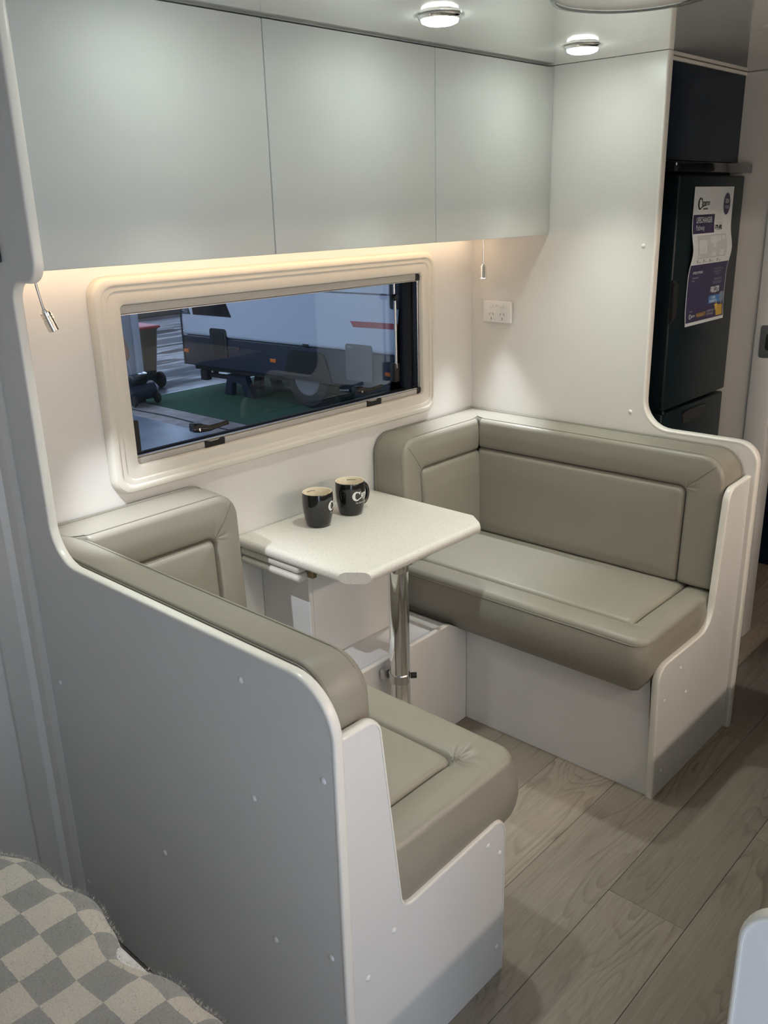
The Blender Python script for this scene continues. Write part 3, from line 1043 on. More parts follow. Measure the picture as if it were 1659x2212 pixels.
reading_lamp('chrome gooseneck reading lamp hanging above the power outlet', [(-0.062, -0.09, 1.484), (-0.0625, -0.091, 1.45), (-0.063, -0.0915, 1.396)], (-0.20, -0.15, -1), 'gooseneck reading lamps')
reading_lamp('chrome gooseneck reading lamp bent beside the rounded partition cutout', [(-1.645, -0.18, 1.484), (-1.644, -0.18, 1.455), (-1.634, -0.176, 1.407)], (0.36, 0.02, -0.93), 'gooseneck reading lamps')

# ------------------------------------------------------------------ power outlet
po = thing('power_outlet', 'white double power outlet on the cream partition', 'power outlet', (0, -0.112, 1.24))
MB().box((-0.0115, -0.1695, 1.204), (-0.0003, -0.0545, 1.275), 0.0032, 3).build('plate', M_WHITEPL, po, 40)
for yc in (-0.090, -0.134):
    sw = MB().box((-0.0155, yc - 0.0075, 1.2535), (-0.0113, yc + 0.0075, 1.2645), 0.0018, 2).build('switch', M_WHITEPL, po, 40)
    soc = thing  # keep name free
    for dy, dz, rot in ((0.0068, 0.0055, 30), (-0.0068, 0.0055, -30), (0, -0.0095, 0)):
        r_ = math.radians(rot)
        hw, hh = 0.0009, 0.0042
        q = [(-hw, -hh), (hw, -hh), (hw, hh), (-hw, hh)]
        q = [(yc + dy + a * math.cos(r_) + b * math.sin(r_) * (1 if True else 0) * -1 * (-1 if dy > 0 else -1) * -1, 1.2265 + dz + b * math.cos(r_)) for a, b in q]
        MB().prism(q, -0.0119, -0.0110, MP_YZ).build('socket_slot', M_SLOT, po)
for dz in (0, 0.004):
    MB().box((-0.0118, -0.1195, 1.2568 + dz), (-0.0112, -0.1045, 1.2576 + dz)).build('rating_print', M_GREYINK, po)

# ------------------------------------------------------------------ downlights
def downlight(x, y, label, end=''):
    t = thing('downlight' + end, label, 'light', (x, y, ZC - 0.001), 'round ceiling downlights')
    z = ZC
    MB().lathe([(0.0001, z - 0.0006), (0.0465, z - 0.0006), (0.0475, z - 0.004), (0.0455, z - 0.0075), (0.0415, z - 0.0095), (0.0395, z - 0.0085)], 40, (x, y, 0)).build('rim', M_CHROME, t, 40)
    MB().lathe([(0.0405, z - 0.0088), (0.0385, z - 0.0145), (0.030, z - 0.0180), (0.0001, z - 0.0190)], 40, (x, y, 0)).build('lens' + end, M_LENS, t, 60)
    ld = bpy.data.lights.new('downlight_spot' + end, 'SPOT')
    ld.energy = DOWNLIGHT_W
    ld.color = COOL
    ld.spot_size = math.radians(72)
    ld.spot_blend = 1.0
    ld.shadow_soft_size = 0.03
    l = bpy.data.objects.new('spot_light' + end, ld)
    l.location = (x, y, z - 0.052)
    link(l, t, Matrix.Translation(Vector((x, y, z - 0.052))))


downlight(-0.838, -0.539, 'round chrome-rimmed ceiling downlight above the table')
downlight(-0.246, -0.536, 'round chrome-rimmed ceiling downlight above the bench near the power outlet')
downlight(-1.430, -0.539, 'round ceiling downlight above the bench beside the bedroom partition', '_offscreen')

# round clear ceiling vent
cv = thing('ceiling_vent', 'round clear plastic ceiling vent cover', 'vent', (-0.840, -0.990, ZC - 0.001))
o = (-0.840, -0.990, 0)
MB().lathe([(0.147, ZC - 0.001), (0.153, ZC - 0.012), (0.152, ZC - 0.028), (0.146, ZC - 0.036), (0.140, ZC - 0.036), (0.140, ZC - 0.030), (0.144, ZC - 0.031), (0.147, ZC - 0.025), (0.148, ZC - 0.012), (0.142, ZC - 0.001)], 64, o).build('clear_rim', M_CLEAR, cv, 60)
MB().lathe([(0.0001, ZC - 0.0015), (0.137, ZC - 0.0015), (0.137, ZC - 0.030), (0.128, ZC - 0.032), (0.0001, ZC - 0.034)], 64, o).build('cover', M_WHITEPL, cv, 40)
for i in range(16):
    a = 2 * PI * i / 16
    v = MB()
    rr = []
    for r_ in (0.1380, 0.1415):
        rr.append([(o[0] + r_ * math.cos(a + b_), o[1] + r_ * math.sin(a + b_), ZC - 0.0290) for b_ in [-0.13 + 0.26 * q / 6 for q in range(7)]])
    v.loft(rr, closed_ring=False).build('slot', M_RAIL, cv)

# ------------------------------------------------------------------ fridge, its cabinet and the flyer
tc_ = thing('tall_cabinet', 'dark navy cabinet surround above and behind the fridge', 'cabinet', (0.34, -0.3, 0))
YF = -0.615
MB().box((0.030, YF, 1.690), (0.643, YF + 0.018, ZC - 0.012), 0.001, 1).build('door', M_NAVY, tc_)
MB().box((0.030, YF + 0.02, 1.672), (0.643, -0.002, 1.689)).build('top_shelf', M_NAVY, tc_)
MB().box((0.030, -0.59, 0.002), (0.046, -0.002, 1.670)).build('side_panel', M_NAVY, tc_)
MB().box((0.030, YF - 0.004, ZC - 0.011), (0.643, YF + 0.02, ZC - 0.002)).build('top_rail', M_TRIM, tc_)
fg = thing('fridge', 'black upright fridge behind the cream partition', 'fridge', (0.34, -0.3, 0.1))
MB().box((0.060, -0.600, 0.03), (0.628, -0.03, 1.664), 0.004, 2).build('body', M_FRIDGE, fg, 30)
MB().box((0.075, -0.672, 1.6555), (0.6285, -0.600, 1.684), 0.003, 2).build('control_panel', mat('fridge_gloss', (0.008, 0.008, 0.008), 0.12, coat=0.5), fg, 30)
dr = MB().box((0.128, -0.657, 0.944), (0.612, -0.602, 1.648), 0.006, 3).build('door', M_FRIDGE, fg, 30)
MB().prism(fillet([(0.128, 1.215, 0.004), (0.172, 1.232, 0.01), (0.172, 1.335, 0.01), (0.128, 1.352, 0.004)], 4), -0.6590, -0.655, MP_XZ).build('handle_recess', M_BLACK, dr, 30)
MB().box((0.131, -0.664, 1.226), (0.141, -0.656, 1.342), 0.002, 2).build('handle', M_BLACK, dr, 30)
lw = MB().box((0.128, -0.657, 0.06), (0.604, -0.602, 0.934), 0.006, 3).build('freezer_drawer', M_FRIDGE, fg, 30)
MB().prism(fillet([(0.29, 0.875, 0.004), (0.44, 0.875, 0.012), (0.455, 0.912, 0.006), (0.275, 0.912, 0.006)], 4), -0.6590, -0.655, MP_XZ).build('handle_recess', M_BLACK, lw, 30)
MB().tube([(0.28, -0.662, 0.914), (0.36, -0.663, 0.916), (0.45, -0.662, 0.914)], 0.0035, 8).build('handle', M_BLACK, lw, 60)
MB().box((0.135, -0.661, 0.934), (0.143, -0.654, 0.944)).build('hinge_pin', M_CHROME, fg)
MB().box((0.586, -0.6725, 1.668), (0.600, -0.6718, 1.672)).build('indicator', M_GREYINK, fg)

fl = thing('price_flyer', 'white and navy price flyer taped to the fridge door', 'flyer', (0.378, -0.66, 1.4))
FX0, FX1, FZ0, FZ1 = 0.231, 0.525, 1.198, 1.615
fyb = lambda z: -0.6592 - 0.011 * math.exp(-((z - 1.425) / 0.045) ** 2) - 0.0035 * math.exp(-((z - FZ0) / 0.03) ** 2)


def fly(b, off):
    b = densify(b, 0.02)
    b.v = [(u, fyb(v) - off, v) for u, v, _ in b.v]
    return b


def quad(x0, z0, x1, z1):
    return MB().add([(x0, z0, 0), (x1, z0, 0), (x1, z1, 0), (x0, z1, 0)], [(0, 1, 2, 3)])


n = 40
rings = []
for i in range(n + 1):
    z = FZ0 + (FZ1 - FZ0) * i / n
    rings.append([(FX0, fyb(z), z), (FX1, fyb(z), z), (FX1, fyb(z) + 0.0004, z), (FX0, fyb(z) + 0.0004, z)])
MB().loft(rings, cap=True).build('sheet', M_PAPER, fl)
ZB = 1.385
fly(quad(FX0 + 0.004, FZ0 + 0.010, FX1 - 0.004, ZB), 0.0004).build('navy_print', M_NAVYINK, fl)


def at(b, x, z, sx=1.0, sy=1.0):
    return merge((b, x, z, sx, sy))


# top half
fly(at(merge((swoosh_c(0.036), 0, 0, 1, 1), (text_mesh('ameron', 0.024, shear=0.15, bold=0.0006), 0.028, 0.013, 0.85, 1), (text_mesh('CARAVANS', 0.008, bold=0.0003), 0.042, 0.000, 0.9, 1)), FX0 + 0.030, 1.548, 0.92, 1), 0.0006).build('logo_print', M_BLACKINK, fl)
el = MB()
el.add([(0.477 + 0.026 * math.cos(2 * PI * i / 28), 1.563 + 0.033 * math.sin(2 * PI * i / 28), 0) for i in range(28)], [tuple(range(28))])
fly(el, 0.0006).build('badge_print', M_NAVYINK, fl)
fly(merge((text_mesh('2024', 0.018, 'CENTER', bold=0.0004), 0.477, 1.566, 0.8, 1), (text_mesh('MODEL', 0.013, 'CENTER'), 0.477, 1.549, 0.8, 1)), 0.0009).build('badge_text', M_PALEINK, fl)
fly(quad(FX0 + 0.003, 1.478, FX0 + 0.160, 1.534), 0.0006).build('title_print', M_NAVYINK, fl)
fly(merge((text_mesh('LIFECHANGER', 0.0225, bold=0.0004), FX0 + 0.026, 1.510, 0.80, 1.05), (text_mesh('Pathway', 0.0215), FX0 + 0.026, 1.488, 0.85, 1.05)), 0.0010).build('title_text', M_PALEINK, fl)
fly(at(text_mesh('$79,490', 0.021, bold=0.0008), FX0 + 0.166, 1.486, 0.80, 1), 0.0006).build('price_text', M_BLACKINK, fl)
fly(merge((text_mesh('AS SHOWN', 0.010), FX0 + 0.170, 1.515, 0.9, 1), (text_mesh('PRICE FROM', 0.010), FX0 + 0.170, 1.504, 0.9, 1)), 0.0006).build('note_text', M_PALEINK, fl)
# floor plan
fly(quad(FX0 + 0.037, 1.405, FX1 - 0.045, 1.470), 0.0006).build('plan_print', M_PALEINK, fl)
pl_ = [quad(0.275, 1.418, 0.333, 1.458), quad(0.360, 1.448, 0.418, 1.468), quad(0.378, 1.434, 0.398, 1.452), quad(0.424, 1.452, 0.440, 1.468), quad(0.368, 1.406, 0.402, 1.420), quad(0.432, 1.406, 0.462, 1.424), quad(0.270, 1.406, 0.284, 1.414), quad(0.452, 1.456, 0.472, 1.468)]
pb = MB()
for q in pl_: pb.add(q.v, q.f)
fly(pb, 0.0009).build('plan_rooms', M_PAPER, fl)
gl = MB()
for a_, b_ in (((0.268, 1.4035), (0.480, 1.4047)), ((0.268, 1.4705), (0.480, 1.4717)), ((0.267, 1.4035), (0.2682, 1.4717)), ((0.480, 1.4035), (0.4812, 1.4717)), ((0.335, 1.43), (0.338, 1.437))):
    gl.add(*[(lambda m: (m.v, m.f))(quad(a_[0], a_[1], b_[0], b_[1]))][0])
fly(gl, 0.0010).build('plan_lines', M_GREYINK, fl)
for x_ in (0.272, 0.318, 0.362, 0.420):
    fly(quad(x_, 1.389, x_ + 0.010, 1.399), 0.0006).build('icon_print', M_GREYINK, fl)
    fly(quad(x_ + 0.013, 1.390, x_ + 0.032, 1.3925), 0.0006).build('icon_text', M_GREYINK, fl)
# lower half
fly(at(text_mesh('$80,270', 0.026, bold=0.0009), 0.408, 1.290, 0.82, 1), 0.0008).build('price_text', M_PAPER, fl)
for tx, sz, bo, x_, z_, m_ in (('FITTED OPTIONS', 0.0098, 0.0004, 0.262, 1.357, M_PALEINK), ('Upgraded awning', 0.0068, 0, 0.262, 1.343, M_PALEINK), ('battery', 0.0068, 0, 0.262, 1.334, M_PALEINK),
                             ('includes', 0.007, 0, 0.262, 1.240, M_PALEINK), ('TOTAL OPTIONS VALUE', 0.0068, 0, 0.420, 1.362, M_GREYINK), ('DEALER DELIVERY', 0.0068, 0, 0.424, 1.354, M_GREYINK),
                             ('ON ROAD', 0.0068, 0, 0.435, 1.346, M_GREYINK), ('DRIVE AWAY', 0.011, 0, 0.428, 1.328, M_GREYINK), ('PRICE TODAY', 0.011, 0, 0.424, 1.317, M_GREYINK)):
    fly(at(text_mesh(tx, sz, bold=bo), x_, z_, 0.95, 1), 0.0008).build('option_text', m_, fl)
fly(quad(0.400, 1.255, 0.488, 1.280), 0.0008).build('blue_print', M_BLUEINK, fl)
fly(merge((text_mesh('5 YEAR', 0.011, bold=0.0003), 0.420, 1.269, 0.9, 1), (text_mesh('WARRANTY', 0.011, bold=0.0003), 0.408, 1.258, 0.9, 1)), 0.0012).build('blue_text', M_PAPER, fl)
sh = MB().add([(0.484, 1.285, 0), (0.500, 1.289, 0), (0.516, 1.285, 0), (0.514, 1.262, 0), (0.500, 1.247, 0), (0.486, 1.262, 0)], [tuple(range(6))])
fly(sh, 0.0012).build('shield_print', mat('steel_ink', (0.16, 0.22, 0.30), 0.4), fl)
fly(quad(0.462, 1.212, 0.512, 1.246), 0.0008).build('gold_print', M_GOLDINK, fl)
star = MB().add([(0.462 + (0.017 if i % 2 == 0 else 0.007) * math.sin(PI * i / 5), 1.243 + (0.020 if i % 2 == 0 else 0.008) * math.cos(PI * i / 5), 0) for i in range(10)], [tuple(range(10))])
fly(star, 0.0012).build('star_print', mat('yellow_ink', (0.62, 0.44, 0.10), 0.5), fl)
fly(at(text_mesh('WARRANTY', 0.018, bold=0.0004), 0.312, 1.220, 0.72, 1), 0.0008).build('gold_text', M_GOLDINK, fl)
fly(merge((text_mesh('COMPETITION', 0.0095), 0.392, 1.229, 0.85, 1), (text_mesh('OF THE YEAR', 0.0095), 0.392, 1.219, 0.85, 1)), 0.0008).build('small_text', M_PALEINK, fl)
fly(at(merge((swoosh_c(0.016), 0, 0, 1, 1), (text_mesh('ameron', 0.011, shear=0.15, bold=0.0003), 0.013, 0.006, 0.85, 1)), 0.258, 1.218, 1, 1), 0.0008).build('logo_print', M_PALEINK, fl)

# navy cabinet in the far room
nv = thing('wardrobe', 'dark navy wardrobe standing in the far room', 'wardrobe', (1.6, -0.9, 0))
MB().box((1.40, -2.0, 0.002), (1.95, -0.02, 1.95), 0.003, 1).build('body', M_NAVY, nv)
for a, b in ((-1.98, -1.34), (-1.335, -0.69), (-0.685, -0.05)):
    MB().box((1.383, a, 0.03), (1.3995, b, 1.94), 0.002, 1).build('door', M_NAVY, nv)

# ------------------------------------------------------------------ kitchen bench across the aisle
kb = thing('kitchen_bench', 'white kitchen bench with rounded end panel across the aisle', 'kitchen bench', (-0.5, -2.0, 0))
ke = fillet([(YK + 0.002, 0.0), (-1.642, 0.0), (-1.642, 0.882, 0.05), (YK + 0.002, 0.882)], 10)
e = MB().prism(ke, -1.702, -1.684, MP_YZ).build('end_panel', M_PANEL, kb, 25)
edge_trim(ke[1:-1], -1.7032, -1.6828, 0.0045, MP_YZ, area2(ke) > 0).build('edge_trim', M_TRIM, e, 50)
MB().box((-1.683, YK + 0.002, 0.002), (0.55, -1.692, 0.838)).build('body', M_PANEL, kb)
MB().box((-1.683, YK + 0.002, 0.840), (0.57, -1.668, 0.872), 0.006, 2).build('bench_top', M_STONE, kb, 40)
for i in range(4):
    a = -1.66 + i * 0.55
    d = MB().box((a, -1.691, 0.10), (a + 0.54, -1.675, 0.83), 0.002, 1).build('door', M_DOOR, kb)
ko = thing('overhead_cabinet', 'pale grey overhead cabinet above the kitchen bench', 'cabinet', (-0.5, -2.2, 1.47))
MB().box((-1.684, YK + 0.002, 1.472), (0.55, -2.02, ZC - 0.002)).build('carcass', M_PANEL, ko)
for i in range(4):
    a = -1.66 + i * 0.55
    MB().box((a, -2.018, 1.47), (a + 0.545, -2.002, ZC - 0.006), 0.002, 1).build('door', M_DOOR, ko)
ks_ = thing('kitchen_led_strip_offscreen', 'warm white light strip under the kitchen overhead cabinet', 'light', (-0.5, -2.2, 1.47))
MB().box((-1.65, -2.214, 1.466), (0.52, -2.196, 1.4718)).build('channel', M_ALU, ks_)
MB().box((-1.645, -2.212, 1.458), (0.515, -2.198, 1.4658), 0.002, 1).build('diffuser_offscreen', M_STRIP_K, ks_)

# ------------------------------------------------------------------ bed and blanket
BX, BY0, BY1, BZ = -1.982, -0.49, -1.60, 0.560
bed = thing('bed', 'island bed with white sheet under the checked blanket', 'bed', (-3.0, -1.05, 0))
MB().box((-4.15, BY1 + 0.06, ZL + 0.0005), (BX - 0.07, BY0 - 0.06, 0.30), 0.01, 2).build('base', M_PANEL, bed, 30)
MB().box((-4.2, BY1, 0.3005), (BX - 0.004, BY0 - 0.035, BZ - 0.006), 0.075, 6).build('mattress', M_SHEET, bed, 60)
bl = thing('blanket', 'fuzzy grey and cream checked wool blanket over the bed', 'blanket', (-2.6, -1.05, BZ))
RB = 0.062
x_edge = lambda y, o: BX + (0.006 * math.sin(y * 23) + 0.004 * math.sin(y * 51 + 1) - 0.030 * math.exp(-((y + 0.88) / 0.055) ** 2)) * math.exp(-o / 0.06)
NS, NT = 110, 120
S_T, HANG = 1.45, 0.10
verts, uvs = [], []


def wrap(s, hang):
    """s: arc length from the hem; returns (inward offset from the edge, drop)"""
    if s < hang: return 0.0 + 0.004, RB + hang - s
    q = s - hang
    ql = RB * PI / 2
    if q < ql:
        a = q / RB
        return RB - RB * math.cos(a), RB - RB * math.sin(a)
    return RB + (q - ql), 0.0


for i in range(NS + 1):
    s = S_T * (i / NS) ** 1.25
    ox, dx = wrap(s, HANG)
    for j in range(NT + 1):
        tq = 1.20 * (j / NT) ** 1.1
        oy, dy = wrap(tq, HANG)
        y = BY0 + 0.004 - oy
        cr = max(0.0, 0.16 - oy)
        corner = 0.16 - math.sqrt(max(0.16 ** 2 - cr ** 2, 0))
        hx = x_edge(y, ox) - ox - corner * 0.9 * max(0.0, 1 - ox / 0.3)
        dzz = dx + dy * (1 if dx < 0.02 else 0.55)
        wv = 0.005 * noise.noise(Vector((s * 6, tq * 6, 0.3))) + 0.003 * noise.noise(Vector((s * 17, tq * 15, 2.3)))
        verts.append((hx + (0.006 * noise.noise(Vector((tq * 14, s * 5, 5))) if dx > 0 else 0), y, BZ - dzz + wv + 0.004))
        uvs.append((s, tq))
faces = []
for i in range(NS):
    for j in range(NT):
        a = i * (NT + 1) + j
        faces.append((a, a + 1, a + NT + 2, a + NT + 1))
me = bpy.data.meshes.new('blanket_cloth')
me.from_pydata(verts, [], faces)
uvl = me.uv_layers.new(name='cloth')
for lp in me.loops:
    uvl.data[lp.index].uv = uvs[lp.vertex_index]
me.shade_smooth()
me.materials.append(M_BLANKET)
co = link(bpy.data.objects.new('cloth', me), bl)
sd = co.modifiers.new('thick', 'SOLIDIFY'); sd.thickness = 0.006; sd.offset = 1
# short wool fibres
fv, ff, fuv = [], [], []
me.calc_loop_triangles()
vn = [v.normal.copy() for v in me.vertices]
for k in range(26000):
    i = random.randrange(int(NS * 0.62)); j = random.randrange(int(NT * 0.72))
    a = i * (NT + 1) + j
    u, v = random.random(), random.random()
    P0 = Vector(verts[a]); Pu = Vector(verts[a + NT + 1]); Pv = Vector(verts[a + 1])
    p = P0 + (Pu - P0) * u + (Pv - P0) * v
    nr = vn[a]
    if nr.z < -0.1: nr = -nr
    d = (nr * random.uniform(0.25, 1.0) + Vector((random.uniform(-1, 1), random.uniform(-1, 1), random.uniform(-0.5, 0.5)))).normalized()
    p = p + nr * 0.0035
    ln = random.uniform(0.003, 0.008)
    sdv = d.cross(Vector((random.random(), random.random(), random.random()))).normalized() * 0.00038
    b = len(fv)
    fv += [p - sdv, p + sdv, p + d * ln]
    ff.append((b, b + 1, b + 2))
    q = (uvs[a][0] + (uvs[a + NT + 1][0] - uvs[a][0]) * u, uvs[a][1] + (uvs[a + 1][1] - uvs[a][1]) * v)
    fuv += [q, q, q]
me2 = bpy.data.meshes.new('wool_fuzz')
me2.from_pydata([tuple(p) for p in fv], [], ff)
ul = me2.uv_layers.new(name='cloth')
for lp in me2.loops: ul.data[lp.index].uv = fuv[lp.vertex_index]
me2.materials.append(M_BLANKET)
fz = link(bpy.data.objects.new('wool_fuzz', me2), bl)
fz['kind'] = 'stuff'

# ------------------------------------------------------------------ outside the window
ZG = -0.60
M_CONC = mat('concrete', (0.20, 0.23, 0.27), 0.35, var=(3.0, (0.12, 0.14, 0.18)))
M_WET = mat('wet_yard', (0.05, 0.05, 0.054), 0.3, bump=(2.5, 0.10))
_nt = M_WET.node_tree
_tc = _nt.nodes.new('ShaderNodeTexCoord')
_mp = _nt.nodes.new('ShaderNodeMapping'); _mp.inputs['Rotation'].default_value = (0, 0, 0.75); _mp.inputs['Scale'].default_value = (0.35, 1.6, 1)
_nz = _nt.nodes.new('ShaderNodeTexNoise'); _nz.inputs['Scale'].default_value = 1.0; _nz.inputs['Detail'].default_value = 5
_rp = _nt.nodes.new('ShaderNodeMapRange')
_rp.inputs['From Min'].default_value = 0.42; _rp.inputs['From Max'].default_value = 0.58
_rp.inputs['To Min'].default_value = 0.06; _rp.inputs['To Max'].default_value = 0.75
_nt.links.new(_tc.outputs['Object'], _mp.inputs['Vector']); _nt.links.new(_mp.outputs[0], _nz.inputs['Vector'])
_nt.links.new(_nz.outputs['Fac'], _rp.inputs['Value']); _nt.links.new(_rp.outputs['Result'], _nt.nodes['Principled BSDF'].inputs['Roughness'])
_rs = _nt.nodes.new('ShaderNodeMapRange')
_rs.inputs['From Min'].default_value = 0.42; _rs.inputs['From Max'].default_value = 0.58
_rs.inputs['To Min'].default_value = 0.5; _rs.inputs['To Max'].default_value = 0.08
_nt.links.new(_nz.outputs['Fac'], _rs.inputs['Value']); _nt.links.new(_rs.outputs['Result'], _nt.nodes['Principled BSDF'].inputs['Specular IOR Level'])
M_TURF = mat('green_turf', (0.018, 0.075, 0.035), 0.95, bump=(400, 0.8))
M_BOARD = mat('pale_timber', (0.34, 0.29, 0.27), 0.55, var=(9, (0.22, 0.18, 0.16)))
M_VANW = mat('van_white', (0.60, 0.63, 0.68), 0.30)
M_VAND = mat('van_navy', (0.012, 0.016, 0.030), 0.35)
M_GREYBOX = mat('grey_hatch', (0.10, 0.10, 0.105), 0.5)
M_RED = mat('red_decal', (0.35, 0.03, 0.04), 0.4)
M_AMBER = mat('amber_lens', (0.65, 0.16, 0.02), 0.3)
M_BINR = mat('red_lid', (0.30, 0.02, 0.03), 0.5)
M_BIN = mat('dark_green_bin', (0.012, 0.022, 0.018), 0.5)
M_POST = mat('grey_post', (0.30, 0.33, 0.37), 0.6)
M_TAN = mat('tan_canvas', (0.38, 0.22, 0.15), 0.8)
M_FARB = mat('far_shed', (0.03, 0.03, 0.032), 0.8)
g_ = MB().box((-14, 0.5, ZG - 0.1), (2.90, 7.80, ZG)).build('ground_concrete', M_CONC)
tag(g_, 'smooth grey concrete floor outside the window', 'ground', kind='structure')
g_ = MB().box((-30, 7.802, ZG - 0.1), (50, 46, ZG - 0.005)).build('ground_yard', M_WET)
tag(g_, 'wet asphalt yard beyond the green turf', 'ground', kind='structure')
g_ = MB().box((3.36, 0.5, ZG - 0.1), (22, 7.80, ZG - 0.004)).build('ground_slab', M_CONC)
tag(g_, 'concrete slab beneath the green turf', 'ground', kind='structure')
tag(MB().box((3.36, 1.0, ZG - 0.004), (9.5, 7.72, ZG + 0.006)).build('turf_carpet', M_TURF), 'dark green artificial turf carpet under the parked caravan', 'carpet')
bd = thing('timber_ramp', 'pale timber board strip along the green turf edge', 'boards', (3.12, 4, ZG))
for i in range(3):
    MB().box((2.903 + i * 0.1525, 1.0, ZG - 0.1), (2.903 + i * 0.1525 + 0.149, 7.8, ZG + 0.004), 0.003, 1).build('board', M_BOARD, bd)
cpts = [(3.06 + 0.012 * math.sin(y * 5) + 0.02 * math.sin(y * 1.3), y, ZG + 0.0095) for y in [1.5 + 0.1 * i for i in range(63)]]
tag(MB().tube(cpts, 0.006, 6).build('power_cable', M_RUBBER), 'thin black cable lying along the pale timber boards', 'cable')
tag(MB().box((-14, 1.2, 3.1), (14, 8.2, 3.2)).build('ceiling_canopy', M_FARB), 'dark shed roof over the parked caravan', 'roof', kind='structure')
fs = thing('far_building', 'long dark building beyond the wet yard', 'building', (6, 41, ZG))
MB().box((-28, 40, ZG), (48, 43, 6.0)).build('wall', M_FARB, fs)
MB().box((-28, 39.6, 6.0), (48, 43, 6.2)).build('roof', M_POST, fs)

lw_ = thing('low_wall', 'low dark kerb wall at the back of the wet yard', 'kerb', (8, 15.6, ZG))
MB().box((-10, 15.5, ZG - 0.004), (30, 15.8, ZG + 0.30), 0.02, 1).build('kerb', M_RUBBER, lw_)
MB().box((-10, 15.46, ZG + 0.3005), (30, 15.84, ZG + 0.34)).build('coping', M_FARB, lw_)

# parked caravan: local X runs along its side, local Y into the body
van = bpy.data.objects.new('parked_caravan', None)
VU = Vector((0.2, -3.56, 0)).normalized()
VM = Matrix.Translation(Vector((4.21, 7.77, 0))) @ Matrix.Rotation(math.atan2(VU.y, VU.x), 4, 'Z')
van.matrix_world = VM
C.objects.link(van); WM[van] = VM
tag(van, 'white and navy caravan parked on the green turf', 'caravan')


def vpart(name, b, m, parent=None, smooth=None):
    b.v = [tuple(VM @ Vector(v)) for v in b.v]
    return b.build(name, m, parent or van, smooth)


vpart('upper_body', MB().box((0.0, 0.0, 0.108), (6.3, 2.3, 2.35), 0.05, 3), M_VANW, smooth=30)
vpart('lower_body', MB().box((0.0, 0.004, -0.270), (6.29, 2.296, 0.1075), 0.01, 1), M_VAND)
vpart('chassis', MB().box((0.1, 0.08, -0.33), (6.2, 2.2, -0.271)), M_RUBBER)
vpart('corner_trim', MB().tube([(0.0, 0.0, -0.27), (0.0, 0.0, 2.3)], 0.012, 6), M_VAND)
hw = vpart('window', MB().prism([(0.197, 0.80), (0.251, 0.373), (0.959, 0.372), (0.74, 0.80)], -0.006, 0.01, MP_XZ), mat('van_window', (0.008, 0.008, 0.01), 0.1))
vpart('badge', MB().prism([(0.028, 0.50), (0.145, 0.50), (0.196, 0.372), (0.023, 0.372)], -0.004, 0.01, MP_XZ), mat('teal_badge', (0.02, 0.05, 0.055), 0.3))
bt = text_mesh('40', 0.10)
vpart('badge_text', MB().add([(v[0] + 0.045, -0.005, v[1] + 0.388) for v in bt.v], bt.f), M_POST)
ht = vpart('hatch', MB().prism(rrect(0.545, 0.845, -0.128, 0.224, 0.04), -0.012, 0.01, MP_XZ), M_BLACK)
vpart('hatch_panel', MB().prism(rrect(0.60, 0.80, -0.08, 0.18, 0.02), -0.016, -0.011, MP_XZ), M_RUBBER, ht)
for x in (0.0, 1.587, 3.333):
    vpart('marker_lamp', MB().box((x + 0.005, -0.010, -0.112), (x + 0.098, 0.006, -0.070), 0.004, 1), M_AMBER)
vpart('keyhole', MB().box((1.02, -0.006, -0.02), (1.07, 0.006, 0.03)), M_BLACK)
vpart('vent_grille', MB().box((2.135, -0.006, 0.118), (2.222, 0.006, 0.141)), M_BLACK)
vpart('grey_hatch', MB().prism(rrect(2.790, 3.160, -0.20, 0.194, 0.03), -0.012, 0.008, MP_XZ), M_GREYBOX)
bt = text_mesh('TOOL', 0.03)
vpart('hatch_text', MB().add([(v[0] + 2.815, -0.0125, v[1] + 0.150) for v in bt.v], bt.f), M_PALEINK)
vpart('red_stripe', MB().prism([(2.867, 0.437), (3.574, 0.444), (3.572, 0.383), (2.909, 0.376)], -0.004, 0.004, MP_XZ), M_RED)
vpart('side_window', MB().prism(rrect(3.423, 3.560, 0.588, 1.25, 0.03), -0.010, 0.004, MP_XZ), mat('van_window_dark', (0.01, 0.012, 0.016), 0.15))
vpart('panel_line', MB().box((2.32, -0.004, 0.722), (3.42, 0.004, 0.738)), M_GREYBOX)
vpart('wheel_arch', MB().prism(fillet([(1.80, -0.272), (2.56, -0.272), (2.46, 0.055, 0.10), (1.92, 0.055, 0.10)], 6), -0.014, 0.010, MP_XZ), M_RUBBER)
wl = vpart('wheel', MB().lathe([(0.0001, 0.02), (0.17, 0.02), (0.20, 0.0), (0.31, 0.0), (0.335, 0.03), (0.335, 0.20), (0.0001, 0.20)], 32, (2.18, 0.0, ZG + 0.345), 'y'), M_RUBBER, smooth=40)
vpart('wheel_rim', MB().lathe([(0.0001, 0.012), (0.15, 0.014), (0.18, -0.004), (0.195, -0.004)], 24, (2.18, 0.0, ZG + 0.345), 'y'), M_GREYBOX, wl, 40)
for x in (0.33, 5.9):
    vpart('corner_leg', MB().tube([(x, 0.22, -0.33), (x + 0.02, 0.20, -0.40)], 0.035, 8), M_RUBBER)
vpart('tow_beam', MB().box((0.30, 0.10, -0.42), (1.00, 0.16, -0.375)), M_RUBBER)
vpart('jockey_clamp', MB().box((0.22, 0.05, -0.46), (0.34, 0.14, -0.33), 0.008, 1), M_RUBBER)
